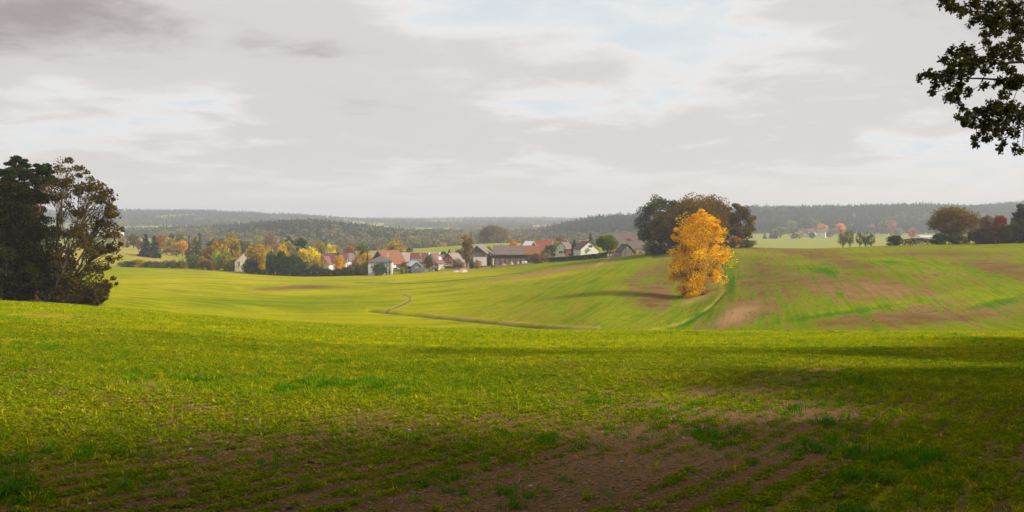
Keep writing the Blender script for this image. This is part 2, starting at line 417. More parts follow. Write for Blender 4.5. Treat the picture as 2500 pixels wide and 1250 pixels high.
# ---------------------------------------------------------------- the ground: one sheet to the horizon
def build_ground():
    th_f = np.arctan((np.arange(-160, 2661, 5.5) - 1250) / F)
    side = np.linspace(th_f[-1], math.pi, 60)[1:] ; sideL = np.linspace(-math.pi, th_f[0], 60)[:-1]
    # denser close to the view, coarser behind
    th = np.concatenate([sideL, th_f, side])
    rs = [0.05]
    while rs[-1] < 6250:
        r = rs[-1]
        q = 1.25 if r < 3.5 else 1.011 if r < 60 else 1.010 if r < 108 else 1.0042 if r < 270 else 1.0065 if r < 800 else 1.014
        rs.append(r * q)
    # rows at constant depth Y in front
    rs = np.array(rs)
    T, R = np.meshgrid(th, rs)
    rad = R / np.cos(np.clip(T, -TH_MAX, TH_MAX))
    x = rad * np.sin(T); y = rad * np.cos(T)
    x = x.ravel(); y = y.ravel()
    z = zg(x, y)
    px, Y, tt = polar(x, y)
    with np.errstate(divide='ignore'):
        py = HOR - (z - EYE) / Y * F
    nr, nc = R.shape
    # centre fan
    def G(cx_, cy_, sx, sy, ang=0.0):
        dx = px - cx_; dy = py - cy_
        c, s = math.cos(math.radians(ang)), math.sin(math.radians(ang))
        u = dx * c + dy * s; v = -dx * s + dy * c
        return np.exp(-(u / sx) ** 2 - (v / sy) ** 2)
    near = 1 - sstep(Y, 30, 95)
    fg = Y < 95
    mid = (Y >= 95)
    soil = np.full(len(x), 0.02); lush = np.zeros(len(x)); yel = np.full(len(x), 0.35); pale = np.zeros(len(x))
    # foreground field
    fsoil = 0.20 + .12 * sstep(py, 840, 900) * (px > 350) * (px < 2100) + .20 * sstep(py, 930, 1120) + 0.42 * G(1650, 1090, 520, 110, -14) + 0.34 * G(1250, 1240, 500, 70, -10) + 0.28 * G(1900, 930, 400, 22, -9)
    fsoil += 0.22 * G(170, 950, 220, 38, 14) + 0.30 * G(120, 770, 110, 11, 5) + 0.25 * G(240, 785, 60, 9, 5) + 0.22 * G(1080, 828, 200, 6, 4) + .12 * G(1500, 850, 250, 8, 2)
    fsoil += 0.15 * G(640, 1090, 400, 60, -5) + .15 * G(420, 830, 260, 5, 9)
    fsoil -= 0.50 * G(850, 930, 330, 50, 4) + 0.35 * G(2150, 1180, 330, 90, -20) + .35 * G(2250, 900, 260, 40, -6) + .30 * G(1700, 835, 900, 22, 0)
    flush = 0.65 * G(900, 940, 300, 38, 0) + .5 * G(2300, 890, 260, 36) + .35 * G(650, 860, 260, 22, 8) + .3 * G(90, 860, 150, 40, 10) + .35 * G(2050, 1060, 200, 50) + .5 * G(1000, 990, 60, 20)
    fyel = 0.48 + .50 * G(2000, 835, 800, 22) + .30 * G(400, 800, 500, 40, 6) + .2 * G(900, 850, 400, 40) - .2 * G(900, 940, 300, 38)
    fsoil = fsoil + .42 * (1 - sstep(Y, 10, 34))
    soil = np.where(fg, fsoil, soil); lush = np.where(fg, flush, lush); yel = np.where(fg, fyel, yel)
    # valley and slopes
    ms = 0.06 + .75 * G(1590, 715, 60, 55, 20) + .30 * G(1640, 660, 40, 40) - .3 * G(1590, 685, 25, 10) + 1.0 * G(740, 702, 125, 5.5, -1) + .55 * G(1330, 665, 170, 9, -8) + .22 * G(1060, 690, 150, 5, -3)  # starts with the brown wedge left of the yellow tree
    ms += .16 * G(1300, 740, 260, 40, 0) + .2 * G(1560, 672, 110, 12, -20) + .18 * G(1350, 780, 200, 18, 5)
    ms += .75 * G(1800, 772, 85, 26, -18) + .50 * G(2130, 705, 230, 34, 8) + .38 * G(1950, 615, 120, 8, 3) + .4 * G(2060, 640, 90, 14, 10) + .55 * G(2440, 655, 110, 20, 8) + .5 * G(2250, 772, 280, 20, -3) + .28 * G(1860, 680, 60, 50, 20) + .30 * G(2250, 620, 160, 8, 0)
    ms -= .5 * G(2120, 752, 280, 11, -8) + .4 * G(2010, 662, 60, 14, 12) + .3 * G(2170, 640, 60, 7, 5) + .3 * G(1780, 680, 14, 60, 0) + .35 * G(1700, 775, 60, 12, -35) + .35 * G(2400, 740, 140, 14, -12) + .3 * G(2360, 660, 90, 7, 8)
    mp = .9 * G(1790, 772, 80, 22, -18) + .35 * G(2150, 715, 200, 26, 8) + .7 * G(1330, 665, 170, 10, -8)
    mid_lush_shadow = .9 * G(2015, 665, 55, 13, 12) + .6 * G(2170, 640, 70, 8, 5) + .8 * G(1785, 690, 16, 60, 2) + .9 * G(1690, 780, 70, 12, -32) + .7 * G(2050, 765, 300, 10, -8) + .8 * G(2420, 745, 120, 16, -12) + .5 * G(2400, 665, 110, 9, 8) + .5 * G(1440, 628, 60, 5)  # last term paints the lone tree's cast shadow as dark green
    right = sstep(px, 1640, 1760)
    soil = soil + 0
    ms += .22 * sstep(px, 1640, 1760) + .15 * sstep(px, 1000, 1300)
    my = np.where(px > 1640, .32 + .25 * G(1900, 618, 200, 12) + .1 * sstep(py, 640, 600), .38 + 0 * px)
    my = my + (1 - right) * (.5 * G(900, 672, 500, 7, 0) + .35 * G(500, 690, 400, 8) + .6 * G(1050, 665, 90, 9, -8) + .55 * G(1330, 672, 140, 8, -8) + .2 * G(650, 715, 300, 8) + .35 * sstep(px, 1500, 1000) - .35 * G(640, 738, 330, 14, 0))
    soil = np.where(mid, ms, soil); lush = np.where(mid, mid_lush_shadow, lush); yel = np.where(mid, my, yel)
    pale = np.where(mid, mp, .5 * G(1650, 1090, 500, 100, -14) + .8 * G(120, 770, 120, 14) + .3 * G(1900, 930, 400, 22, -9))
    w_slope = mid * sstep(px, 1050, 1250)
    w_flat = mid * (1 - sstep(px, 1050, 1250)) + mid * G(1330, 660, 180, 16, -8)
    w_flat = np.clip(w_flat, 0, 1)
    # ditch, tracks
    pts = []
    dry = np.zeros(len(x)); litter = np.zeros(len(x))
    def line(poly, wpx_, Ymin=95, Ymax=330):
        best = np.full(len(x), 1e9); sgn = np.zeros(len(x))
        sel = (Y > Ymin) & (Y < Ymax) & (px > min(p[0] for p in poly) - 80) & (px < max(p[0] for p in poly) + 80)
        ix = np.where(sel)[0]
        b = np.full(len(ix), 1e9); s_ = np.zeros(len(ix))
        for (x0, y0), (x1, y1) in zip(poly[:-1], poly[1:]):
            dx, dy = x1 - x0, y1 - y0; L2 = dx * dx + dy * dy
            tt_ = np.clip(((px[ix] - x0) * dx + (py[ix] - y0) * dy) / L2, 0, 1)
            ex = px[ix] - (x0 + tt_ * dx); ey = py[ix] - (y0 + tt_ * dy)
            d = np.hypot(ex, ey); cl = d < b
            b = np.where(cl, d, b); s_ = np.where(cl, ey, s_)
        best[ix] = b; sgn[ix] = s_
        return best, sgn
    d, s = line([(900, 758), (1000, 768), (1100, 778), (1200, 788), (1300, 798), (1390, 804), (1450, 806)], 3)
    wob = (fbm(x / 3, y / 3, 41, 2) - .5) * 1.4
    litter = np.maximum(litter, np.exp(-((d + wob) / 1.7) ** 2) * .9)
    dry = np.maximum(dry, np.exp(-((s + 4.0 + wob * 2) / 2.4) ** 2) * (d < 14) * .75 * sstep(px, 980, 1100) * sstep(fbm(x / 2, y / 2, 46, 2), .25, .55))
    zd = -0.5 * np.exp(-(d / 2.2) ** 2) + .22 * np.exp(-((s + 5) / 3) ** 2) * (d < 14)
    d, s = line([(940, 763), (958, 755), (976, 747), (991, 741), (1000, 735), (1003, 730), (999, 724), (985, 719)], 3)
    litter = np.maximum(litter, np.exp(-(d / 1.5) ** 2) * .75); dry = np.maximum(dry, np.exp(-((d - 3) / 2.5) ** 2) * .55 * (d < 9))
    d, s = line([(1590, 806), (1660, 790), (1710, 765), (1740, 745), (1768, 715), (1768, 690), (1762, 660), (1768, 630)], 3)
    litter = np.maximum(litter, np.exp(-((d + wob) / 1.4) ** 2) * .6 * (.4 + .9 * fbm(x / 4, y / 4, 43, 2))); dry = np.maximum(dry, np.exp(-((d - 2) / 2) ** 2) * .5 * sstep(fbm(x / 3, y / 3, 44, 2), .4, .65))
    zd = zd - .35 * np.exp(-(d / 2.5) ** 2)
    # bank of dead grass under the yellow tree
    dry = np.maximum(dry, mid * (Y < 230) * np.clip(1.3 * G(1700, 728, 34, 9, -22) + .8 * G(1745, 690, 22, 24, 10), 0, 1) * (.55 + .6 * (fbm(x / 1.5, y / 1.5, 8, 2))))
    # dry knoll behind the hedge, village edge soil and farm tracks
    dry = np.maximum(dry, (Y > 440) * (Y < 700) * np.clip(1.2 * sstep(px, 520, 300), 0, 1) * .8 * (1 - .8 * G(280, 632, 60, 10)))
    vil = (Y > 330) & (Y < 700)
    soil = soil + vil * (.5 * G(1150, 655, 80, 7, -5) + .6 * G(1230, 650, 90, 3.5, -4) + .8 * G(1130, 650, 12, 9, 20))
    pale = np.maximum(pale, vil * (.9 * G(1128, 655, 18, 9, 20) + .6 * G(1160, 657, 60, 4, -5)))
    d, s = line([(1455, 650), (1470, 640), (1482, 633), (1492, 626)], 3, 250, 420)
    dry = np.maximum(dry, np.exp(-(d / 3.2) ** 2) * .8)
    d, s = line([(860, 690), (1000, 692), (1080, 688), (1150, 680), (1300, 664)], 3, 200, 400)
    lush = np.maximum(lush, np.exp(-(d / 1.3) ** 2) * .9)
    lush = np.maximum(lush, mid * np.exp(-((py - 693.5 + 2 * np.sin(px / 60)) / .9) ** 2) * (px < 800) * .7)
    # beyond the village: pale fields and forest floors
    farfield = sstep(Y, 470, 620)
    farfield = farfield * (1 - dry)
    fl = forest_density(x, y, px, Y)
    litter = np.maximum(litter, np.clip(fl * 1.6, 0, 1) * (Y > 700))
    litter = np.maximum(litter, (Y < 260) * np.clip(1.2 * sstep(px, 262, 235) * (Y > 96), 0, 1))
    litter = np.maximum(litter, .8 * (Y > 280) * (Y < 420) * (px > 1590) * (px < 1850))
    z = z + np.where(mid, zd, 0)
    V = np.stack([x, y, z], 1)
    I = np.arange(nr * nc).reshape(nr, nc)
    faces = np.stack([I[:-1, :-1].ravel(), I[:-1, 1:].ravel(), I[1:, 1:].ravel(), I[1:, :-1].ravel()], 1)
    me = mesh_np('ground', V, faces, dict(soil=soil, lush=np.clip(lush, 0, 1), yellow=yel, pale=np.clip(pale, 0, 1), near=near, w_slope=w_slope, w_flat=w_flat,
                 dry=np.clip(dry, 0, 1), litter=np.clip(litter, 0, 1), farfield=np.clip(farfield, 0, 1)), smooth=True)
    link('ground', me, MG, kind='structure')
    return dict(px=px, py=py, soil=soil, lush=lush)
def forest_density(x, y, px=None, Y=None):
    """where woods stand beyond the village, 0..1"""
    if px is None: px, Y, _ = polar(x, y)
    n = fbm(x / 160, y / 160, 21, 3)
    n2 = fbm(x / 60, y / 60, 22, 2)
    f = np.zeros_like(x)
    # near hill behind the village
    a = sstep(Y, 1010, 1060) * (1 - sstep(Y, 1780, 1850)) * sstep(px, 440, 520) * (1 - sstep(px, 1130, 1180))
    f = np.maximum(f, a)
    a = sstep(Y, 1380, 1440) * (1 - sstep(Y, 1850, 1950)) * sstep(px, -400, -300) * (1 - sstep(px, 460, 560)); f = np.maximum(f, a)
    a = sstep(Y, 930, 990) * (1 - sstep(Y, 1700, 1800)) * sstep(px, 1200, 1300) * (1 - sstep(px, 1760, 1820)); f = np.maximum(f, a)
    a = sstep(Y, 1400, 1440) * (1 - sstep(Y, 2150, 2250)) * sstep(px, 1780, 1830); f = np.maximum(f, a)
    a = sstep(Y, 2250, 2350) * (1 - sstep(Y, 3000, 3100)) * sstep(px, 2180, 2260); f = np.maximum(f, a)
    a = sstep(Y, 2250, 2400) * (1 - sstep(Y, 3900, 4100)) * (1 - sstep(px, 800, 880)) * (n > .40); f = np.maximum(f, a)
    # woods between the fields of the far middle
    a = sstep(Y, 1950, 2050) * (px > 760) * (px < 1900) * (n > .58); f = np.maximum(f, a)
    a = sstep(Y, 3900, 4000) * (n > .58); f = np.maximum(f, a)
    a = (Y > 900) * (Y < 1000) * (px > 560) * (px < 1800) * (n2 > .42); f = np.maximum(f, a * .9)
    a = (Y > 1180) * (px > 1130) * (px < 1300) * (n2 > .5); f = np.maximum(f, a)
    clear = (n < .33) * (Y > 1900)
    return f * (1 - clear)
import time as _t
_t0 = _t.time()
GI = build_ground()
print('ground', _t.time() - _t0, len(bpy.data.meshes['ground'].polygons))

# ---------------------------------------------------------------- plant geometry
def leaf_quads(cen, size, r, aspect=1.6, flat=0.0, droop=None):
    """one bent rhombus per point; cen (n,3), size (n,) -> verts, quads"""
    n = len(cen)
    d = r.normal(size=(n, 3)); d[:, 2] *= (1 - flat)
    if droop is not None: d[:, 2] = d[:, 2] * .4 - droop
    d /= np.linalg.norm(d, axis=1)[:, None] + 1e-9
    a = r.normal(size=(n, 3)); b = np.cross(d, a); b /= np.linalg.norm(b, axis=1)[:, None] + 1e-9
    s = size[:, None]
    V = np.stack([cen - d * s * aspect * .5, cen + b * s * .5, cen + d * s * aspect * .5, cen - b * s * .5], 1).reshape(-1, 3)
    Fq = np.arange(4 * n).reshape(n, 4)
    return V, Fq
def tube(pts, rad, sides=5):
    pts = np.asarray(pts, float); n = len(pts)
    V = []; Fq = []
    for i in range(n):
        d = pts[min(i + 1, n - 1)] - pts[max(i - 1, 0)]; d = d / (np.linalg.norm(d) + 1e-9)
        u = np.cross(d, [0.3, 0.9, 0.2] if abs(d[2]) > .8 else [0, 0, 1]); u /= np.linalg.norm(u) + 1e-9; v = np.cross(d, u)
        for k_ in range(sides):
            a = 2 * math.pi * k_ / sides
            V.append(pts[i] + (u * math.cos(a) + v * math.sin(a)) * rad[i])
    for i in range(n - 1):
        for k_ in range(sides):
            a, b = i * sides + k_, i * sides + (k_ + 1) % sides
            Fq.append((a, b, b + sides, a + sides))
    return np.array(V), np.array(Fq)
def join(parts):
    V = []; Q = []; o = 0
    for v, f in parts:
        V.append(v); Q.append(f + o); o += len(v)
    return np.concatenate(V), np.concatenate(Q)
def bez(p0, p1, p2, n=6):
    t = np.linspace(0, 1, n)[:, None]
    return (1 - t) ** 2 * p0 + 2 * t * (1 - t) * p1 + t * t * p2
def deciduous(name, seed, H, R, base, K, per, leaf, wiggle=.25, shape=1.0, clump=.3, lean=(0, 0), trunk_r=None, shell=.55, twigs=True, cens=None, rads=None, aspect=1.5, sides=5, droop=None, flatc=.75, low=-1.0):
    """returns (trunk mesh, crown mesh)"""
    r = np.random.default_rng(seed)
    a = (H - base) / 2; zc_ = base + a
    if cens is None:
        d = r.normal(size=(K * 3, 3)); d /= np.linalg.norm(d, axis=1)[:, None]
        d = d[d[:, 2] > low][:K]; K = len(d)
        lobes = 1 + wiggle * (2 * vnoise(d[:, 0] * 1.7 + 5 + seed, d[:, 1] * 1.7 + d[:, 2] * 1.3 + 9, seed) - 1)
        fr = (shell + (1 - shell) * r.random(K) ** .6) * lobes * (1 - clump * .55)
        sh = np.where(d[:, 2] > 0, 1, shape)      # how full the underside is
        cens = np.stack([d[:, 0] * R * fr * sh + lean[0] * (d[:, 2] * fr + 1), d[:, 1] * R * fr * sh + lean[1], zc_ + d[:, 2] * a * fr], 1)
        rads = clump * R * (.6 + .7 * r.random(K))
    K = len(cens)
    ctint = r.random(K)
    L_ = []; T_ = []
    for c, rc, tn in zip(cens, rads, ctint):
        n = max(4, int(per * (.6 + .8 * r.random())))
        p = r.normal(size=(n, 3)); p *= (np.minimum(1, 1.85 / np.linalg.norm(p, axis=1)) * rc * .60)[:, None]; p[:, 2] *= flatc
        L_.append(c + p); T_.append(np.clip(.5 + (tn - .5) * .6 + r.normal(size=n) * .16, 0, 1))
    L_ = np.concatenate(L_); T_ = np.concatenate(T_)
    V, Q = leaf_quads(L_, leaf * (.6 + .8 * r.random(len(L_))), r, aspect, droop=droop)
    crown = mesh_np(name + '_crown', V, Q, dict(tint=np.repeat(T_, 4)))
    tr = trunk_r or H * .022
    top = np.array([lean[0] * 1.0, lean[1], base + a * 1.2])
    tp = bez(np.array([0, 0, -.4]), np.array([r.normal() * .2, r.normal() * .2, base * .8]), top, 8)
    parts = [tube(tp, np.linspace(tr * 1.25, tr * .25, 8), sides + 1)]
    # a few main limbs, each forking towards the leaf masses nearest to it
    np_ = int(np.clip(math.sqrt(len(cens)) * 1.25, 4, 14))
    seeds = [int(r.integers(len(cens)))]
    for _ in range(np_ - 1):
        dmin = np.min(np.linalg.norm(cens[:, None] - cens[seeds][None], axis=2), axis=1); seeds.append(int(np.argmax(dmin * (.6 + .4 * r.random(len(cens))))))
    own = np.argmin(np.linalg.norm(cens[:, None] - cens[seeds][None], axis=2), axis=1)
    for k_ in range(np_):
        grp = cens[own == k_]
        if not len(grp): continue
        g = grp.mean(axis=0)
        t0 = np.clip((g[2] - base * .7) / (H - base * .7) * .62 + r.normal() * .06, .22, .9)
        kk = t0 * 7; i = int(kk); p0 = tp[i] + (tp[min(i + 1, 7)] - tp[i]) * (kk - i)
        hub = p0 + (g - p0) * .62; L0 = np.linalg.norm(hub - p0)
        br = tr * .5 * (1 - t0 * .55)
        parts.append(tube(bez(p0, (p0 + hub) / 2 + np.array([0, 0, -.12 * L0]) + r.normal(size=3) * .08 * L0, hub, 6), np.linspace(br, br * .5, 6), 5))
        for c in grp[:26]:
            L1 = np.linalg.norm(c - hub)
            parts.append(tube(bez(hub, (hub + c) / 2 + r.normal(size=3) * .12 * L1, c, 5), np.linspace(br * .40, br * .10, 5), 4))
            if twigs:
                rc = float(np.mean(rads))
                for _ in range(3):
                    q = hub + (c - hub) * (.5 + .4 * r.random()); e = c + r.normal(size=3) * rc * .8
                    parts.append(tube(np.array([q, (q + e) / 2 + r.normal(size=3) * .05 * L1, e]), np.array([br * .13, br * .09, br * .04]), 3))
    out = []
    tv = [];
    for v, f in parts: out.append((v, f))
    V, Q = join(out)
    trunk = mesh_np(name + '_trunk', V, Q, smooth=True)
    return trunk, crown
def conifer(name, seed, H, R, whorls=16, per=9, leaf=.5, narrow=1.0, pieces=12):
    r = np.random.default_rng(seed)
    C = []; D = []; T_ = []
    for w in range(whorls):
        f = (w + .5) / whorls
        z = H * (.06 + .93 * f); rr = R * (1 - f) ** .85 * (.85 + .3 * r.random()) + .05 * R
        nb = max(4, int(per * (1 - f * .6)))
        for b in range(nb):
            a = r.random() * 2 * math.pi; L0 = rr * (.7 + .45 * r.random())
            npc = max(2, int(pieces * L0 / R))
            t = (np.arange(npc) + r.random(npc)) / npc
            tn = r.random()
            C.append(np.stack([np.cos(a) * t * L0, np.sin(a) * t * L0, z - .28 * L0 * t ** 1.3 + r.normal(size=npc) * .05 * R], 1) + r.normal(size=(npc, 3)) * .05 * R)
            T_.append(np.clip(tn * .6 + .2 + r.normal(size=npc) * .12, 0, 1))
    C = np.concatenate(C); T_ = np.concatenate(T_)
    V, Q = leaf_quads(C, leaf * (.6 + .7 * r.random(len(C))), r, 1.7, droop=.35)
    crown = mesh_np(name + '_crown', V, Q, dict(tint=np.repeat(T_, 4)))
    v, f = tube(np.array([[0, 0, -.3], [0, 0, H * .5], [0, 0, H * .97]]), [H * .02, H * .012, H * .003], 5)
    return mesh_np(name + '_trunk', v, f, smooth=True), crown

# unit trees about 10 m tall that village trees are copied from
PROTO = {}
def proto():
    for i in range(5): PROTO['round%d' % i] = deciduous('round_tree', 100 + i, 10, 4.2, 1.6, 46, 62, .42, wiggle=.32, shape=.95, clump=.30)
    for i in range(3): PROTO['tall%d' % i] = deciduous('tall_tree', 120 + i, 10, 2.5, 1.0, 50, 55, .36, wiggle=.3, clump=.36)
    for i in range(3): PROTO['spruce%d' % i] = conifer('spruce', 140 + i, 10, 3.6, whorls=18, per=13, leaf=.62, pieces=14)
    for i in range(2): PROTO['spire%d' % i] = conifer('spire', 150 + i, 10, 1.3, 26, 8, .32, pieces=6)
    for i in range(2): PROTO['bare%d' % i] = deciduous('bare_tree', 160 + i, 10, 4.0, 1.6, 70, 26, .16, wiggle=.2, clump=.3, aspect=4)
    for i in range(4): PROTO['shrub%d' % i] = deciduous('shrub', 170 + i, 10, 6.5, -1.5, 50, 62, .62, wiggle=.35, clump=.32, shape=1.0, trunk_r=.12)
    for i in range(2): PROTO['pine%d' % i] = deciduous('pine', 180 + i, 10, 3.4, 3.4, 26, 110, .30, wiggle=.35, clump=.36, flatc=.45, aspect=2.2)
proto()
NUSED = {}
# colours of foliage (reflectance)
CO = dict(
 dkgreen=(.030, .055, .014), green=(.075, .115, .020), olive=(.14, .135, .035), tan=(.27, .20, .075), yellow=(.56, .43, .018), yelgreen=(.36, .37, .020),
 orange=(.56, .29, .020), rust=(.30, .175, .045), brown=(.15, .10, .040), red=(.24, .045, .018), spruce=(.028, .045, .018), pine=(.045, .065, .024), greybrown=(.21, .13, .085), pink=(.33, .20, .13))
NAMES = dict(round='tree', tall='tree', spruce='spruce_tree', spire='conifer', bare='bare_tree', shrub='shrub', pine='pine_tree')
CATS = dict(round='tree', tall='tree', spruce='spruce', spire='conifer', bare='tree', shrub='bush', pine='pine')
def plant(kind, px, top, Y, wpx, colr, label, group=None, base=None, name=None, cat=None, var=None, jitter=.12):
    """a tree whose crown top shows at row `top`, standing at distance Y; wpx is its width in photo pixels"""
    r = random.Random(int(px * 7 + top * 13))
    keys = [k_ for k_ in PROTO if k_.startswith(kind)]
    key = keys[r.randrange(len(keys))] if var is None else kind + str(var)
    x = X(px, Y); zb = zgs(x, Y)
    if base is not None: zb = min(zb, ZP(base, Y))
    H = ZP(top, Y) - zb
    if H < .8: H = .8
    W = wpx * Y / F
    tmesh, cmesh = PROTO[key]
    R0 = {'round': 4.2, 'tall': 2.5, 'spruce': 3.4, 'spire': 1.3, 'bare': 4.0, 'shrub': 6.5, 'pine': 3.4}[kind]
    sx = W / (2 * R0) * 1.04; sz = H / 10.0
    e = bpy.data.objects.new(name or NAMES[kind], None); col.objects.link(e)
    e.location = (x, Y, zb); e.rotation_euler = (0, 0, r.random() * 6.28); e.scale = (sx, sx, sz)
    e['label'] = label; e['category'] = cat or CATS[kind]
    if group: e['group'] = group
    c = colr if isinstance(colr, tuple) else CO[colr]
    c = tuple(v * 1.22 * (1 + jitter * (r.random() * 2 - 1)) for v in c)
    if not cmesh.materials: cmesh.materials.append(MNEEDLE if kind in ('spruce', 'spire', 'pine') else MLEAF)
    if not tmesh.materials: tmesh.materials.append(MPBARK if kind == 'pine' else MBARK)
    cr = bpy.data.objects.new('crown', cmesh); col.objects.link(cr); cr.parent = e; cr.color = (*c, 1); cr['kind'] = 'stuff'
    tr = bpy.data.objects.new('trunk', tmesh); col.objects.link(tr); tr.parent = e
    return e

# ---------------------------------------------------------------- buildings
def prism(poly, y0, y1):
    """polygon in the x-z plane extruded along y -> bmesh-like lists"""
    n = len(poly)
    V = [(p[0], y0, p[1]) for p in poly] + [(p[0], y1, p[1]) for p in poly]
    Fc = [tuple(range(n)), tuple(range(2 * n - 1, n - 1, -1))]
    for i in range(n):
        j = (i + 1) % n
        Fc.append((j, i, i + n, j + n))
    return V, Fc
def box(x0, x1, y0, y1, z0, z1):
    V = [(x0, y0, z0), (x1, y0, z0), (x1, y1, z0), (x0, y1, z0), (x0, y0, z1), (x1, y0, z1), (x1, y1, z1), (x0, y1, z1)]
    return V, [(3, 2, 1, 0), (4, 5, 6, 7), (0, 1, 5, 4), (1, 2, 6, 5), (2, 3, 7, 6), (3, 0, 4, 7)]
def merge(lst):
    V = []; Fc = []
    for v, f in lst:
        o = len(V); V += list(v); Fc += [tuple(i + o for i in q) for q in f]
    return V, Fc
def part(name, geo, m, parent=None, label=None, kind=None, loc=None, rot=None):
    me = bpy.data.meshes.new(name); me.from_pydata([tuple(map(float, v)) for v in geo[0]], [], geo[1]); me.update()
    import bmesh
    bm = bmesh.new(); bm.from_mesh(me); bmesh.ops.recalc_face_normals(bm, faces=bm.faces); bm.to_mesh(me); bm.free()
    o = link(name, me, m, parent, kind=kind, label=label)
    if loc: o.location = loc
    if rot: o.rotation_euler = rot
    return o
def roof_mat(name, a, b):
    m, t, out = mat(name); L = t.links
    tcn = t.nodes.new('ShaderNodeTexCoord'); v = tcn.outputs['Object']
    w = t.nodes.new('ShaderNodeTexWave'); w.wave_type = 'BANDS'; w.bands_direction = 'Z'; w.inputs['Scale'].default_value = 1.6; w.inputs['Distortion'].default_value = .3
    L.new(v, w.inputs['Vector'])
    w2 = t.nodes.new('ShaderNodeTexWave'); w2.wave_type = 'BANDS'; w2.bands_direction = 'X'; w2.inputs['Scale'].default_value = 1.4; L.new(v, w2.inputs['Vector'])
    n = NOISE(t, v, .8, 5, .6); n2 = NOISE(t, v, 6, 3, .6)
    f = M2(t, 'ADD', M2(t, 'MULTIPLY', n, .7), M2(t, 'MULTIPLY', n2, .35), clamp=True)
    c = MIX(t, SSTEP(t, f, .35, .75), a, b)
    c = MIX(t, SSTEP(t, n, .58, .72, 0, .35), c, tuple(x * .45 for x in a))
    bs = N(t, 'ShaderNodeBsdfPrincipled', ins={'Roughness': .85}); L.new(c, bs.inputs['Base Color'])
    bs.inputs['Specular IOR Level'].default_value = .25
    bp = N(t, 'ShaderNodeBump', ins={'Strength': .6, 'Distance': .05})
    L.new(M2(t, 'ADD', w.outputs['Fac'], M2(t, 'MULTIPLY', w2.outputs['Fac'], .6)), bp.inputs['Height']); L.new(bp.outputs[0], bs.inputs['Normal'])
    L.new(bs.outputs[0], out.inputs[0]); return m
R_ORANGE = roof_mat('orange_tiles', (0.195, 0.072, 0.035), (0.241, 0.102, 0.054))
R_RED = roof_mat('red_tiles', (0.214, 0.055, 0.030), (0.260, 0.084, 0.047))
R_DKRED = roof_mat('dark_red_tiles', (0.132, 0.039, 0.030), (0.180, 0.060, 0.045))
R_PINK = roof_mat('pink_tiles', (0.182, 0.079, 0.063), (0.218, 0.107, 0.079))
R_MAROON = roof_mat('maroon_tiles', (.11, .045, .045), (.17, .07, .065))
R_GREY = roof_mat('grey_tiles', (0.160, 0.128, 0.115), (0.230, 0.184, 0.166))
R_BROWNGREY = roof_mat('brown_grey_tiles', (0.126, 0.095, 0.086), (0.178, 0.138, 0.126))
R_PINKGREY = roof_mat('pinkish_grey_tiles', (0.231, 0.167, 0.145), (0.289, 0.219, 0.185))
R_SLATE = roof_mat('dark_slate', (.055, .06, .07), (.10, .11, .125))
R_DKGREY = roof_mat('dark_grey_tiles', (.09, .085, .085), (.14, .13, .13))
R_WHITE = simple_mat('pale_sheet_roof', (0.527, 0.561, 0.612), (0.629, 0.654, 0.697), 2, rough=.5)
W_WHITE = simple_mat('white_render', (0.612, 0.581, 0.520), (0.658, 0.635, 0.589), 1.2)
W_CREAM = simple_mat('cream_render', (.66, .60, .46), (.74, .68, .54), 1.2)
W_PALE = simple_mat('pale_grey_render', (0.442, 0.416, 0.391), (0.527, 0.501, 0.468), 1.2)
W_BRICK = simple_mat('red_brick', (0.320, 0.096, 0.040), (0.400, 0.144, 0.064), 9, (1, 1, 3))
W_WOOD = simple_mat('weathered_boards', (.05, .037, .032), (.15, .115, .10), 3.2, (2.2, 2.2, .12), bump=.6)
W_WOODG = simple_mat('grey_boards', (.13, .105, .09), (.30, .245, .205), 3.2, (2.4, 2.4, .12), bump=.6)
W_WOODD = simple_mat('dark_stained_boards', (.03, .022, .02), (.085, .06, .052), 3.2, (2.2, 2.2, .12), bump=.6)
W_BLUE = simple_mat('dark_blue_boards', (.04, .05, .065), (.075, .09, .11), 3, (2, 2, .15), bump=.4)
TRIM_D = simple_mat('dark_brown_trim', (.06, .035, .025), (.10, .06, .045), 3)
TRIM_W = simple_mat('white_trim', (.72, .70, .66), (.8, .78, .74), 3)
GLASS = simple_mat('window_glass', (.03, .035, .04), (.05, .055, .06), 1, rough=.08, spec=.6)
METAL = simple_mat('galvanised_metal', (.45, .45, .46), (.6, .6, .62), 3, rough=.45, metal=.6)
CONC = simple_mat('concrete', (.42, .39, .35), (.55, .51, .46), 3)
RUBBER = simple_mat('rubber', (.02, .02, .02), (.03, .03, .03), 4)

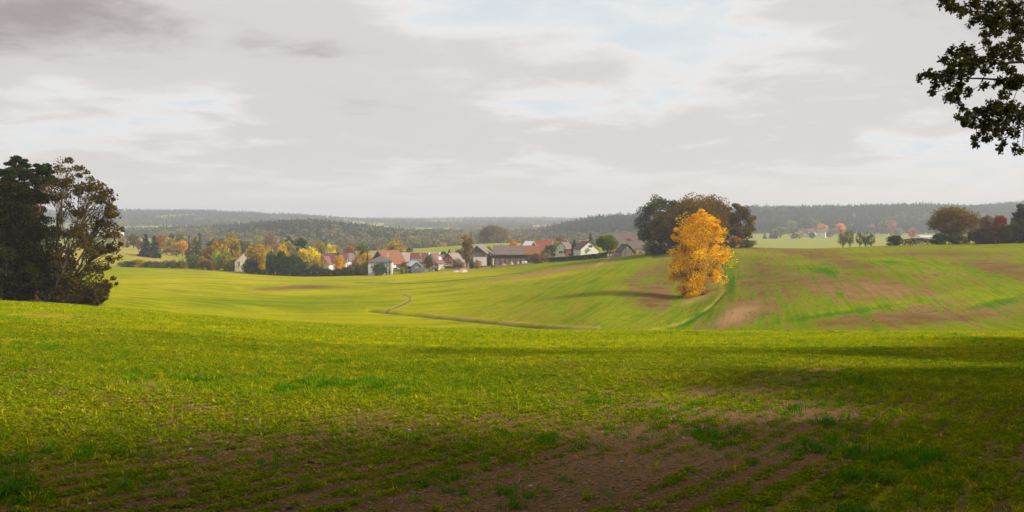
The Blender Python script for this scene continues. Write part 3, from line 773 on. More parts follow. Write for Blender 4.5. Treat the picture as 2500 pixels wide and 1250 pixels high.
def house(name, px, base, Y, L, W, eave, rise, rot, wall, roof, label, cat='house', hip=False, over=.45, wins=(), doors=(), chim=(), upper=None, gtrim=None, group=None, sink=2.0, parent=None, off=(0, 0, 0), asym=0.0):
    """ridge along local X (length L), gables at +-X, width W along local Y, rot in degrees about Z.
    wins: (face, u, z, w, h); face: 'f' -Y, 'b' +Y, 'r' +X gable, 'l' -X gable; u along the face from its middle"""
    x = X(px, Y); zb = ZP(base, Y) if base is not None else zgs(x, Y)
    if parent is None:
        e = bpy.data.objects.new(name, None); col.objects.link(e)
        e.location = (x, Y, zb); e.rotation_euler = (0, 0, math.radians(rot))
        e['label'] = label; e['category'] = cat
        if group: e['group'] = group
        pr = dict(parent=e)
    else:
        e = parent; pr = dict(parent=e, loc=off, rot=(0, 0, math.radians(rot)))
    h, rr = eave, rise
    ry = asym * W
    pent = [(-W / 2, -sink), (W / 2, -sink), (W / 2, h), (ry, h + rr), (-W / 2, h)]
    # extrude along x: build in y-z then swap
    def px_(poly, x0, x1):
        n = len(poly)
        V = [(x0, p[0], p[1]) for p in poly] + [(x1, p[0], p[1]) for p in poly]
        Fc = [tuple(range(n))[::-1], tuple(range(n, 2 * n))]
        for i in range(n):
            j = (i + 1) % n; Fc.append((i, j, j + n, i + n))
        return V, Fc
    if hip:
        part('wall', box(-L / 2, L / 2, -W / 2, W / 2, -sink, h), wall, **pr)
        o = over; t = .22; ins = W / 2
        V = [(-L / 2 - o, -W / 2 - o, h - .05), (L / 2 + o, -W / 2 - o, h - .05), (L / 2 + o, W / 2 + o, h - .05), (-L / 2 - o, W / 2 + o, h - .05),
             (-L / 2 - o, -W / 2 - o, h + t), (L / 2 + o, -W / 2 - o, h + t), (L / 2 + o, W / 2 + o, h + t), (-L / 2 - o, W / 2 + o, h + t),
             (-L / 2 + ins, 0, h + rr + t), (L / 2 - ins, 0, h + rr + t)]
        Fc = [(3, 2, 1, 0), (0, 1, 5, 4), (1, 2, 6, 5), (2, 3, 7, 6), (3, 0, 4, 7), (4, 5, 9, 8), (5, 6, 9), (6, 7, 8, 9), (7, 4, 8)]
        rf = part('roof', (V, Fc), roof, **pr)
    else:
        part('wall', px_(pent, -L / 2, L / 2), wall, **pr)
        if upper is not None:      # boarded gables above the eaves, proud of the wall
            for s_ in (-1, 1):
                g = [(-W / 2, h), (W / 2, h), (ry, h + rr)]
                x0 = s_ * L / 2; part('gable_boarding', px_(g, x0, x0 + s_ * .06), upper, **pr)
        t = .2; o = over; so = .35
        gs = []
        for sgn in (-1, 1):
            hw = W / 2 - sgn * ry * 0 + (-ry if sgn > 0 else ry) * 1.0
            hw = (W / 2 - ry) if sgn > 0 else (W / 2 + ry)
            k_ = rr / hw
            ye = sgn * W / 2 + sgn * o; ze = h - k_ * o
            poly = [(ry, h + rr + .03), (ye, ze + .03), (ye, ze + .03 + t), (ry, h + rr + .03 + t * 1.25)]
            gs.append(px_(poly, -L / 2 - so, L / 2 + so))
        rf = part('roof', merge(gs), roof, **pr)
        if gtrim is not None:
            for s_ in (-1, 1):
                tr_ = []
                for sgn in (-1, 1):
                    hw = (W / 2 - ry) if sgn > 0 else (W / 2 + ry); k_ = rr / hw
                    ye = sgn * (W / 2 + o); ze = h - k_ * o
                    x0 = s_ * (L / 2 + so)
                    tr_.append(px_([(ry, h + rr - .18), (ye, ze - .18), (ye, ze + .30), (ry, h + rr + .34)], x0, x0 + s_ * .05))
                part('verge_board', merge(tr_), gtrim, **pr)
    for (fc, u, z, w, hh) in wins:
        fr_ = .09
        if fc == 'f': T = lambda a, b, c: (u + a, -W / 2 - b, z + c)
        elif fc == 'b': T = lambda a, b, c: (u + a, W / 2 + b, z + c)
        elif fc == 'r': T = lambda a, b, c: (L / 2 + b, u + a, z + c)
        else: T = lambda a, b, c: (-L / 2 - b, u + a, z + c)
        def tb(a0, a1, b0, b1, c0, c1):
            v, f = box(a0, a1, b0, b1, c0, c1); return [T(*q) for q in v], f
        frm = merge([tb(-w / 2, w / 2, .0, .1, 0, fr_), tb(-w / 2, w / 2, 0, .1, hh - fr_, hh), tb(-w / 2, -w / 2 + fr_, 0, .1, fr_, hh - fr_), tb(w / 2 - fr_, w / 2, 0, .1, fr_, hh - fr_), tb(-.035, .035, 0, .09, fr_, hh - fr_)])
        wo_ = part('window', frm, TRIM_W, **pr)
        pn = part('pane', tb(-w / 2 + fr_, w / 2 - fr_, .004, .03, fr_, hh - fr_), GLASS, parent=wo_)
    for (fc, u, w, hh, mt) in doors:
        if fc == 'f': T = lambda a, b, c: (u + a, -W / 2 - b, c)
        elif fc == 'r': T = lambda a, b, c: (L / 2 + b, u + a, c)
        else: T = lambda a, b, c: (-L / 2 - b, u + a, c)
        v, f = box(-w / 2, w / 2, 0, .06, 0, hh); part('door', ([T(*q) for q in v], f), mt, **pr)
    for (cx_, cy_, top, w, mt) in chim:
        zr = h + rr * (1 - abs(cy_) / (W / 2)) - .3
        cap = box(cx_ - w / 2 - .06, cx_ + w / 2 + .06, cy_ - w / 2 - .06, cy_ + w / 2 + .06, zr + top, zr + top + .12)
        ch = part('chimney', box(cx_ - w / 2, cx_ + w / 2, cy_ - w / 2, cy_ + w / 2, zr, zr + top), mt, **pr)
        part('chimney_cap', cap, CONC, parent=ch)
    return e

S = 430 / F   # metres per photo pixel at the village
# 1 cream gable at the west end
house('house', 608, 651.5, 425, 12, 10, 2.7, 4.8, -90, W_CREAM, R_DKRED, 'cream gabled house half hidden behind dark bushes at the edge of the green field', wins=[('r', -2.9, .6, 1.0, 2.2)])
# 2 white house with pink cross wing
e = house('house', 818, 655, 428, 11.5, 8.5, 3.2, 3.9, 6, W_WHITE, R_MAROON, 'white house with maroon roof, pink-roofed front wing and dark chimney beside the round orange tree', chim=[(1.6, -.6, 1.9, 1.1, TRIM_D)])
house('wing', 0, 0, 0, 6.0, 5.2, 2.6, 3.3, -108, W_WHITE, R_PINK, '', parent=e, off=(-3.7, -4.6, -.1), wins=[('r', 0.2, 2.4, 1.3, 1.3), ('r', -1.5, .2, 1.0, 1.1)])
# 3 little white gable behind the orange tree
house('house', 849, 650, 440, 7, 6, 3.0, 3.2, -122, W_WHITE, R_BROWNGREY, 'small white gable with grey roof showing just right of the round orange tree', wins=[('r', 0, 3.2, .9, 1.0)])
# 4 hip roofed bungalow
house('house', 930, 662, 402, 10.5, 10, 4.3, 2.4, 3, W_PALE, R_DKGREY, 'pale grey house with dark hipped roof behind the two slim columnar conifers', hip=True, wins=[('f', -2.3, 2.2, 1.2, 1.3), ('f', 1.4, 2.2, 1.2, 1.3), ('f', 3.7, 2.2, .9, 1.3)], chim=[(3.1, -.5, 2.0, .7, METAL)])
# 5 big orange roofed barn
house('barn', 948, 656, 432, 13.0, 12, 2.6, 6.2, 50, W_WOODD, R_ORANGE, 'big barn with large sunlit orange tile roof and dark boarded gable', cat='barn', wins=[('f', 3.2, 1.0, 1.1, 1.2), ('f', 5.0, 1.0, 1.1, 1.2)], doors=[('f', -1.5, 2.2, 2.4, W_CREAM)])
# 6 grey roofed barn behind
house('barn', 987, 652, 458, 10.5, 9.5, 3.2, 4.0, 46, W_WOODD, R_PINKGREY, 'barn with pale grey-brown roof right behind the big orange-roofed barn', cat='barn', chim=[(-1, -.3, .9, .5, CONC)])
house('shed', 909, 652, 470, 8, 6, 5.2, 1.8, 55, W_WOODD, R_GREY, 'small grey roof peeping out left of the big orange barn roof', cat='shed')
# 7 dark red roof
house('house', 1024, 652, 446, 8.4, 9.0, 2.9, 4.0, 2, W_WOODD, R_DKRED, 'long low house with plain dark red roof behind the yellow-green little tree', wins=[('f', -2, .9, 1.0, 1.1)])
# 8 blue shed and its white roof
house('shed', 1010, 660, 405, 5.6, 4.6, 2.4, 1.7, -62, W_BLUE, R_WHITE, 'dark blue shed with bright pale sheet roof at the field edge', cat='shed', wins=[('r', .3, .8, 1.1, .9)], over=.6)
house('shed', 1000, 660, 406, 3.0, 2.4, 1.9, .3, 0, W_WHITE, R_WHITE, 'low white outbuilding attached left of the dark blue shed', cat='shed', doors=[('f', .9, .7, 1.6, W_WOODD)])
house('shed', 1018, 655, 412, 4.6, 4.4, 2.8, 1.3, -20, W_WOODG, R_GREY, 'little grey-roofed shed just behind the dark blue shed', cat='shed')
# 9 low white house
house('house', 1041, 656, 412, 7.0, 4.5, 2.5, .8, 0, W_WHITE, R_DKRED, 'low white cottage with thin dark red roof edge and small windows', wins=[('f', -2.5, .9, .8, .9), ('f', -.6, .9, .8, .9), ('f', 2.0, .9, .8, .9)], doors=[('f', .8, .8, 1.9, W_WOODD), ('f', 3.0, .6, 1.9, W_WOODD)])
# 10 red roof with dormer
e = house('house', 1061, 651, 430, 5.2, 8, 2.0, 4.4, 52, W_PALE, R_PINK, 'house with faded red roof and white dormer behind the brown tree', wins=[('f', 0, .8, 1, 1)])
part('dormer', merge([box(-.9, .9, -3.6, -1.2, 3.4, 4.8)]), TRIM_W, parent=e)
# 11 brown-grey house
house('house', 1073, 650, 455, 4.6, 7, 3.2, 2.6, 0, W_PALE, R_BROWNGREY, 'house with plain brown-grey roof left of the red brick gable', wins=[('f', 1.2, 1.2, .8, 1)])
# white machinery roofs behind
house('greenhouse', 1066, 632, 530, 16, 6, 2.6, .8, 0, W_PALE, R_WHITE, 'long low building with white sheet roof behind the dark red roofs', cat='shed')
# 12 brick gable
house('house', 1106, 652, 442, 9.5, 9.0, 2.5, 4.3, -116, W_BRICK, R_PINKGREY, 'red brick gable house with two white windows and pale grey-brown roof', gtrim=TRIM_D, wins=[('r', -1.1, 2.9, 1.0, 1.3), ('r', 1.2, 2.9, 1.0, 1.3), ('r', -2.6, .6, 1.0, 1.2)], chim=[(3.0, .3, .8, .45, W_BRICK)])
# 13 gabled barn with white base
house('barn', 1174, 638.5, 432, 12, 7.6, 4.6, 3.6, -99, W_WOODG, R_GREY, 'tall weathered barn gable with bright white lower wall', cat='barn', gtrim=TRIM_W, upper=W_WOOD, asym=-.12, over=.9)
house('barn_annex', 1172, 638.5, 425, 6.3, 1.2, 2.2, .12, 0, W_WHITE, R_DKGREY, 'white rendered wall block in front of the tall barn gable', cat='outbuilding', over=.05)
# 14 long barn in two roofs
e = house('barn', 1243, 643.5, 430, 15.0, 8.4, 4.9, 3.6, -2.5, W_WOODD, R_BROWNGREY, 'long dark boarded barn whose roof is half weathered grey and half orange-red', cat='barn', over=.7)
house('extension', 0, 0, 0, 7.2, 8.4, 4.95, 3.55, 0, W_WOODD, R_ORANGE, '', parent=e, off=(11.3, 0, .0), over=.68)
part('corner_post', box(-7.62, -7.1, -4.5, -4.22, -1.2, 2.7), W_CREAM, e)
ps = part('corner_post', box(14.3, 14.7, -4.5, -4.22, -1.2, 4.9), W_PALE, e)
for k_ in range(24):
    u = -6.9 + k_ * .62
    part('board', box(u, u + .54 - .06 * (k_ % 3), -4.27, -4.215, -1.0, 2.6 + .25 * ((k_ * 7) % 5) / 5), (W_WOODG if k_ % 4 else W_WOOD), e)
# 15, 16 behind the long barn
house('shed', 1292, 612, 452, 4.6, 5, 2.5, 2.2, -35, W_WOODD, R_WHITE, 'steep white sheet roof poking up behind the long barn', cat='shed')
house('barn', 1327, 632, 470, 8.8, 10.5, 3.4, 6.2, -3, W_PALE, R_RED, 'tall steep bright red tile roof with pale verges behind the long barn', cat='barn', gtrim=TRIM_W, chim=[])
house('shed', 1352, 618, 476, 4.2, 4, 1.6, 1.4, 0, W_PALE, R_PINK, 'low pink-red roof between the steep red roof and the cream gable', cat='shed')
# 17 cream gable with brick annex
house('house', 1378, 619, 462, 8.0, 7.4, 2.6, 3.2, -122, W_CREAM, R_BROWNGREY, 'cream half-hipped gable with grey roof and dark verge left of the dark pine', gtrim=TRIM_D, wins=[('r', -.6, 2.6, .7, .9), ('r', .8, 2.6, .7, .9), ('r', 0, .2, 2.4, 1.3)], chim=[(-2.6, .2, 1.3, .6, W_BRICK)])
house('outbuilding', 1394, 619, 448, 5.4, 4.5, 2.3, .3, 0, W_BRICK, R_PINKGREY, 'flat-topped red brick outbuilding left of the white balcony house', cat='outbuilding', wins=[('f', -.3, .4, 1.1, .9)])
# 18 white house with balcony
e = house('house', 1430, 620, 430, 12, 8.8, 2.5, 3.5, -77, W_WHITE, R_MAROON, 'white gabled house with balcony recess behind the long clipped hedge', wins=[('r', -1.6, .35, 1.1, 1.1)], over=.5)
part('balcony_recess', box(6.0, 6.06, -.5, 1.3, 2.9, 4.4), GLASS, e)
bl = part('balcony', box(6.0, 7.0, -.7, .9, 2.3, 3.3), W_WHITE, e)
house('house', 1426, 603, 470, 5.5, 4, 1.6, 1.8, 10, W_WHITE, R_PINK, 'pinkish roof with white chimney showing just behind the white balcony house', chim=[(2.4, 0, .9, .9, TRIM_W)])
# 19 farmhouse
e = house('farmhouse', 1538, 624.5, 402, 15.5, 10.5, 3.7, 6.2, -3, W_WHITE, R_BROWNGREY, 'large white farmhouse with huge weathered brown-grey roof behind the wooden shed', cat='farmhouse',
      wins=[('f', 5.0, 2.3, .75, .85), ('f', 1.9, 2.3, .75, .85), ('f', 3.4, .3, .8, 1.0), ('f', -3, 2.2, .8, .9)], chim=[(.0, -2.6, 1.9, .55, W_BRICK), (3.2, -1.7, .7, .45, METAL)])
house('outbuilding', 1582, 622, 405, 2.8, 4, 1.3, .3, 0, W_BRICK, R_PINKGREY, 'little brick lean-to at the right end of the farmhouse', cat='outbuilding')
# 20 the grey shed
e = house('shed', 1526, 631.5, 330, 5.0, 5.7, 2.35, 2.9, -72, W_WOODG, R_SLATE, 'small weathered wooden shed with dark slate roof standing alone on the field edge', cat='shed', over=.18)
for k_ in range(13):
    u = -2.8 + k_ * .44
    zt = 2.30
    part('board', box(2.5, 2.535, u, u + .36, -1.2, zt), W_WOODG if k_ % 3 else W_WOOD, e)
    zg_ = 2.42 + 2.9 * (1 - abs(u + .18) / 2.85) - .32
    if zg_ > 2.6: part('board', box(2.5, 2.55, u, u + .37, 2.40, zg_), W_WOODG if k_ % 3 != 1 else W_WOOD, e)
# far buildings
house('house', 2006, 576, 1290, 11, 9, 5.0, 4.2, -25, W_WHITE, R_GREY, 'white gabled house with grey roof alone far across the pale green field', wins=[('l', 0, 1, 1.4, 1.4), ('f', -2, 1, 1.5, 1.5)], sink=4)
house('house', 1960, 577, 1340, 13, 11, 5, 6.5, -10, W_PALE, R_MAROON, 'far farmhouse with big dark maroon roof among hazy trees', sink=4)
house('house', 1980, 574, 1350, 12, 9, 5, 5, 15, W_WHITE, R_DKRED, 'far white house with red roof right beside the big maroon roof', wins=[('f', -3, 1, 1.4, 1.4)], sink=4)
house('warehouse', 2262, 583, 1150, 20, 12, 2.6, 1.3, 0, W_WHITE, R_WHITE, 'low white warehouse behind the bramble hedge beside the big brown tree', cat='warehouse', sink=4)
for i in range(1):
    house('greenhouse', 246, 567.5, 1200, 58, 10, .9, .9, 3, W_WHITE, R_WHITE, 'long bright white greenhouse seen through and right of the left tree', cat='greenhouse', sink=4)
house('water_tower', 799, 541, 3300, 5, 5, 22, 1, 0, W_WHITE, R_GREY, 'tiny pale tower on the horizon above the wooded hill', cat='tower', sink=8)
for i, (px_v, base_v, w_v) in enumerate([(838, 536, 14), (846, 535, 10), (1118, 543, 11), (1131, 541, 16), (1143, 543, 13), (1156, 542, 10), (1168, 543, 15), (1105, 546, 12), (1243, 541, 13), (1310, 539, 12)]):
    wheres = ['leftmost of the pair on the horizon ridge', 'right of the pair on the horizon ridge', 'second from the left in the far hamlet', 'third from the left in the far hamlet', 'middle one of the far hamlet', 'fifth in the far hamlet', 'right end of the far hamlet', 'lowest and leftmost in the far hamlet', 'lone one right of the far hamlet', 'farthest right on the hazy horizon']
    Yv = 3300 if i < 2 else 3600
    house('house', px_v, None, Yv, w_v * 1.1, 10, 5, 5, (i * 37) % 50 - 25, W_WHITE, R_DKRED if i % 3 else R_GREY, 'tiny white house with %s roof, %s' % ('red' if i % 3 else 'grey', wheres[i]), group='tiny white houses of the far hamlets', sink=6)

# ---------------------------------------------------------------- yard things
def simple_thing(name, px, base, Y, label, cat, rot=0, group=None):
    e = bpy.data.objects.new(name, None); col.objects.link(e)
    e.location = (X(px, Y), Y, ZP(base, Y) if base is not None else zgs(X(px, Y), Y)); e.rotation_euler = (0, 0, math.radians(rot))
    e['label'] = label; e['category'] = cat
    if group: e['group'] = group
    return e
def cyl(r, y0, y1, cx_, cz_, n=14):
    V = []; Fc = []
    for k_ in range(n):
        a = 2 * math.pi * k_ / n
        V += [(cx_ + r * math.cos(a), y0, cz_ + r * math.sin(a)), (cx_ + r * math.cos(a), y1, cz_ + r * math.sin(a))]
    for k_ in range(n):
        a, b = 2 * k_, 2 * ((k_ + 1) % n); Fc.append((a, b, b + 1, a + 1))
    Fc += [tuple(range(0, 2 * n, 2))[::-1], tuple(range(1, 2 * n, 2))]
    return V, Fc
def car(px, base, Y, rot, paint, label):
    e = simple_thing('parked_car', px, base, Y, label, 'car', rot)
    prof = [(-2.1, .35), (2.1, .35), (2.15, .75), (1.35, .92), (.75, 1.42), (-1.0, 1.46), (-1.75, .98), (-2.15, .9)]
    part('body', prism(prof, -.82, .82), paint, e)
    for s_ in (-1, 1):
        y = s_ * .825
        part('window', prism([(-1.5, .98), (1.05, .95), (.65, 1.34), (-.95, 1.38)], y, y + s_ * .02), GLASS, e)
    for cx_ in (-1.35, 1.35):
        for s_ in (-1, 1):
            w = part('wheel', cyl(.33, s_ * .68, s_ * .86, cx_, .33), RUBBER, e)
            part('rim', cyl(.19, s_ * .862, s_ * .87, cx_, .33), METAL, parent=w)
    for s_ in (-1, 1):
        part('headlight', box(2.12, 2.17, s_ * .6 - .15, s_ * .6 + .15, .62, .76), TRIM_W, e)
P_WHITE = simple_mat('white_paint', (.75, .75, .75), (.8, .8, .8), 1, rough=.3)
P_SILVER = simple_mat('silver_paint', (.35, .37, .40), (.42, .44, .47), 1, rough=.3, metal=.4)
car(1091, 651, 418, 8, P_WHITE, 'white car parked in front of the brick gable house')
car(965, 661, 408, 165, P_SILVER, 'silver car parked beside the big orange-roofed barn')
# silver tank by the shed
e = simple_thing('water_tank', 1496, 631, 334, 'pale rounded silver tank standing left of the small wooden shed', 'tank', 12)
part('body', cyl(.95, -1.1, 1.1, 0, .95, 20), METAL, e)
part('strap', cyl(.97, -.6, -.5, 0, .95, 20), TRIM_D, e); part('strap', cyl(.97, .5, .6, 0, .95, 20), TRIM_D, e)
for s_ in (-1, 1): part('foot', box(-.8, .8, s_ * .7 - .1, s_ * .7 + .1, -.5, .2), TRIM_D, e)
# posts
e = simple_thing('utility_pole', 1104, 648, 415, 'pale yellowish wooden pole standing before the brick gable house', 'pole')
v, f = tube([[0, 0, -.5], [0, 0, 2], [0, 0, 4.1]], [.15, .14, .12], 8)
part('post', (v.tolist(), [tuple(q) for q in f.tolist()]), W_CREAM, e); part('cap', box(-.16, .16, -.16, .16, 4.1, 4.2), W_CREAM, e)
e = simple_thing('street_lamp', 1028, 645, 420, 'thin grey street lamp in front of the dark red roof', 'street lamp')
v, f = tube([[0, 0, -.5], [0, 0, 3], [0, 0, 4.2], [-.3, 0, 4.9]], [.07, .06, .05, .05], 6)
part('post', (v.tolist(), [tuple(q) for q in f.tolist()]), METAL, e); part('lamp_head', box(-.8, -.25, -.12, .12, 4.85, 5.0), METAL, e)
e = simple_thing('utility_pole', 1314, 618, 455, 'thin white pole at the right end of the long barn roof', 'pole')
v, f = tube([[0, 0, -.5], [0, 0, 2], [0, 0, 4.4]], [.10, .10, .09], 8)
part('post', (v.tolist(), [tuple(q) for q in f.tolist()]), TRIM_W, e); part('cap', box(-.12, .12, -.12, .12, 4.4, 4.5), METAL, e)
e = simple_thing('marker_post', 1484.5, 624, 338, 'small white post with orange top beside the lone green tree', 'post')
part('post', box(-.16, .16, -.12, .12, -.3, .55), TRIM_W, e)
part('orange_cap', box(-.18, .18, -.14, .14, .55, .85), simple_mat('orange_paint', (.7, .25, .05), (.75, .3, .08)), e)
# fences
def fence(px0, px1, base, Y, h, step, mt, label, rails=2, base1=None):
    x0, x1 = X(px0, Y), X(px1, Y)
    e = simple_thing('garden_fence', px0, base, Y, label, 'fence')
    Lf = x1 - x0; n = max(2, int(Lf / step)); dz = (ZP(base1 or base, Y) - ZP(base, Y)) / Lf
    for k_ in range(n + 1):
        u = Lf * k_ / n; part('post', box(u - .06, u + .06, -.06, .06, -.4 + dz * u, h + dz * u), mt, e)
    for r_ in range(rails):
        z = h * (.35 + .5 * r_)
        V = [(0, -.075, z - .06), (Lf, -.075, z - .06 + dz * Lf), (Lf, -.06, z - .06 + dz * Lf), (0, -.06, z - .06), (0, -.075, z + .06), (Lf, -.075, z + .06 + dz * Lf), (Lf, -.06, z + .06 + dz * Lf), (0, -.06, z + .06)]
        part('rail', (V, box(0, 1, 0, 1, 0, 1)[1]), mt, e)
fence(1122, 1160, 645.5, 416, 1.3, 1.4, CONC, 'grey concrete fence posts beside the tall larch at the village entrance')
fence(1050, 1084, 656, 404, .8, 1.6, CONC, 'low grey fence before the red-roofed gardens', base1=651)
fence(960, 1046, 665, 398, .9, 2.0, W_WOODG, 'low wooden fence along the field below the sheds', base1=658)
fence(565, 600, 654, 405, 1.0, 1.5, W_WOODD, 'dark low fence in front of the cream gabled house', rails=2)
# heaps
def heap(name, px, base, Y, w, h, mt, label, cat, seed=0):
    n = 22
    V = []; r = np.random.default_rng(seed)
    for j in range(n):
        for i in range(n):
            u, v_ = (i / (n - 1) * 2 - 1), (j / (n - 1) * 2 - 1); rr = math.hypot(u, v_)
            z = max(0, 1 - rr) ** .9 * h * (.75 + .6 * float(vnoise(np.array([u * 3 + seed]), np.array([v_ * 3.0]), seed)[0])) - (.25 if rr > .95 else 0)
            V.append((u * w / 2, v_ * w / 2.4, z + float(r.normal()) * .03 * h))
    Fc = [(j * n + i, j * n + i + 1, (j + 1) * n + i + 1, (j + 1) * n + i) for j in range(n - 1) for i in range(n - 1)]
    e = part(name, (V, Fc), mt, loc=(X(px, Y), Y, zgs(X(px, Y), Y) - .1))
    for p in e.data.polygons: p.use_smooth = True
    e['label'] = label; e['category'] = cat
    return e
H_SAND = simple_mat('sand', (.50, .32, .16), (.62, .42, .24), 5, bump=.4)
H_DUNG = simple_mat('dung', (.06, .04, .025), (.12, .085, .05), 5, bump=.8)
H_GRAV = simple_mat('gravel', (.36, .31, .27), (.48, .43, .38), 6, bump=.6)
heap('sand_heap', 1132, 662, hit(1132, 665, 300, 600), 4.6, 1.3, H_SAND, 'pale orange heap of sand at the corner of the field track', 'sand heap', 1)
heap('soil_heap', 1113, 662, hit(1113, 664, 300, 600), 3.6, .9, H_GRAV, 'low grey-brown soil heap just left of the sand heap', 'soil heap', 2)
heap('manure_heap', 1210, 652, hit(1210, 652.5, 300, 600), 4.8, 1.5, H_DUNG, 'dark brown manure heap below the long barn', 'manure heap', 3)
heap('gravel_heap', 1170, 648, hit(1170, 648, 300, 600), 3.4, .9, H_GRAV, 'grey gravel heap beside the pale bush before the white barn wall', 'gravel heap', 4)
heap('brick_rubble_heap', 1230, 640, 420, 3.0, 1.1, simple_mat('rubble', (.33, .15, .08), (.42, .22, .12), 6), 'rusty rubble heap against the dark wall of the long barn', 'rubble heap', 5)
heap('firewood_heap', 1248, 640, 421, 2.8, 1.8, simple_mat('logs', (.22, .16, .12), (.36, .28, .21), 8), 'grey-brown firewood heap leaning on the long barn wall', 'firewood', 6)
for i, (px_v, lab) in enumerate([(1265, 'pale wrapped bale nearest the middle of the long barn'), (1277, 'white wrapped bale left of its twin by the barn'), (1283.5, 'white wrapped bale right of its twin by the barn')]):
    e = simple_thing('wrapped_bale', px_v, None, 423, lab, 'bale', 10 * i, group='wrapped bales along the long barn')
    part('wrap', cyl(.6, -.6, .6, 0, .45 + .05 * i, 16), TRIM_W if i else W_CREAM, e)
    part('end_disc', cyl(.45, -.63, -.61, 0, .45 + .05 * i, 16), CONC, e)
# yard road up to the village
def ribbon(name, pts, w, mt, lift=.03, Yr=None):
    V = []; 
    P = [np.array([X(px, Y), Y]) for px, Y in pts]
    fine = []
    for a, b in zip(P[:-1], P[1:]):
        for t in np.linspace(0, 1, 12, endpoint=False): fine.append(a + (b - a) * t)
    fine.append(P[-1]); nn = len(fine)
    for i in range(nn):
        d = fine[min(i + 1, nn - 1)] - fine[max(i - 1, 0)]; d /= np.linalg.norm(d); s_ = np.array([d[1], -d[0]])
        for k_ in (-1, -.33, .33, 1):
            q = fine[i] + s_ * k_ * w / 2; V.append((q[0], q[1], zgs(q[0], q[1]) + lift + (.03 if abs(k_) < .5 else -.05)))
    Fc = [(i * 4 + j, i * 4 + j + 1, (i + 1) * 4 + j + 1, (i + 1) * 4 + j) for i in range(nn - 1) for j in range(3)]
    o = part(name, (V, Fc), mt); o['kind'] = 'structure'; return o
ribbon('road', [(1127, hit(1127, 664, 300)), (1130, 400), (1134, 418), (1142, 440)], 4.2, simple_mat('farm_road', (.30, .25, .21), (.42, .36, .30), .8))
# clipped hedge
def hedge(name, px0, px1, Y0, Y1, h, wd, colr, label, seed, cat='hedge', leaf=.28, top_wob=.06, dens=26, group=None, shape_p=1.0):
    r = np.random.default_rng(seed)
    a = np.array([X(px0, Y0), Y0]); b = np.array([X(px1, Y1), Y1]); Lh = np.linalg.norm(b - a); d = (b - a) / Lh; s_ = np.array([d[1], -d[0]])
    n = int(Lh * dens * h)
    t = r.random(n) * Lh; v = (r.random(n) * 2 - 1); hh = r.random(n) ** .6
    edge = np.where(r.random(n) < .6, np.sign(v) * (1 - .1 * r.random(n)), v)
    top = h * (1 - top_wob + 2 * top_wob * vnoise(t / 3.0 + seed, t * 0, seed))
    prof = np.sqrt(np.clip(1 - hh ** 2 * (1 - .0), 0, 1)) if shape_p < 1 else 1
    xy = a[None] + d[None] * t[:, None] + s_[None] * (edge * wd / 2 * prof)[:, None]
    zb = zg(xy[:, 0], xy[:, 1])
    C = np.stack([xy[:, 0], xy[:, 1], zb + hh * top], 1)
    org = np.array([a[0], a[1], zgs(a[0], a[1])])
    V, Q = leaf_quads(C - org, leaf * (.6 + .8 * r.random(n)), r, 1.3)
    tn = np.clip(.5 + (vnoise(t / 2.0, hh * 2, seed + 3) - .5) * .8 + r.normal(size=n) * .12, 0, 1)
    me = mesh_np(name + '_foliage', V, Q, dict(tint=np.repeat(tn, 4)))
    o = link(name, None, None, label=label, cat=cat, group=group)
    o.location = org
    f_ = link('foliage', me, MLEAF, o, kind='stuff'); f_.color = (*(colr if isinstance(colr, tuple) else CO[colr]), 1)
    # stems: a woody core that carries the leaves
    parts = []
    for tt in np.arange(.5, Lh, 1.6):
        q = a + d * tt; zz = zgs(q[0], q[1]) - org[2]
        parts.append(tube(np.array([[q[0] - org[0], q[1] - org[1], zz - .2], [q[0] - org[0] + .1, q[1] - org[1], zz + h * .8]]), [.07, .03], 4))
    V, Q = join(parts); link('stems', mesh_np('stems', V, Q), MBARK, o)
    return o
hedge('hedge', 1342, 1494, 408, 352, 2.1, 1.6, (.035, .055, .018), 'long dark clipped hedge curving in front of the white balcony house', 3, leaf=.32, dens=60)
hedge('hedge', 1345, 1368, 424, 420, 1.3, 1.2, (.10, .13, .03), 'short lighter clipped hedge behind the left end of the long hedge', 5)
hedge('hedge', 2205, 2282, 262, 262, 1.9, 2.0, (.055, .040, .020), 'low dark bramble hedge along the crest between the bush and the big brown tree', 7, cat='hedge', leaf=.22, top_wob=.3, dens=90)
hedge('hedge', 1088, 1132, 428, 424, 2.4, 1.8, (.24, .12, .035), 'rusty brown hedge below the brick gable house', 9, leaf=.3, top_wob=.15, dens=50)

# ---------------------------------------------------------------- village trees
V = plant
# knoll on the left and its surroundings
V('shrub', 297, 577, 640, 26, 'tan', 'pale yellow bush on the far left of the dry knoll')
V('spire', 311, 573, 600, 11, 'spruce', 'slim dark conifer at the left edge of the dry knoll')
V('round', 326, 570, 590, 26, 'brown', 'round brown tree left of the big dark spruce on the knoll', base=606)
V('round', 338, 586, 540, 18, 'greybrown', 'small bare-looking brown tree just in front of the round brown one')
V('spruce', 356, 571, 500, 40, 'spruce', 'big dark spruce on the dry knoll, left half of the pair', base=627, var=0)
V('spruce', 377, 575, 505, 34, 'spruce', 'big dark spruce on the dry knoll, right half of the pair', base=628, var=1)
V('round', 391, 570, 590, 34, 'rust', 'rusty round tree just behind the pair of dark spruces')
V('round', 416, 577, 580, 28, (.30, .22, .05), 'green and orange tree right of the rusty round tree')
V('pine', 419, 566, 640, 14, 'pine', 'small dark pine poking above the green and orange tree')
V('round', 438, 568, 630, 28, (.12, .15, .035), 'green rounded tree behind the bright orange one')
V('round', 446, 585, 560, 28, 'orange', 'bright orange tree on the knoll skyline')
V('round', 431, 600, 550, 34, 'tan', 'low tan tree left below the bright orange tree')
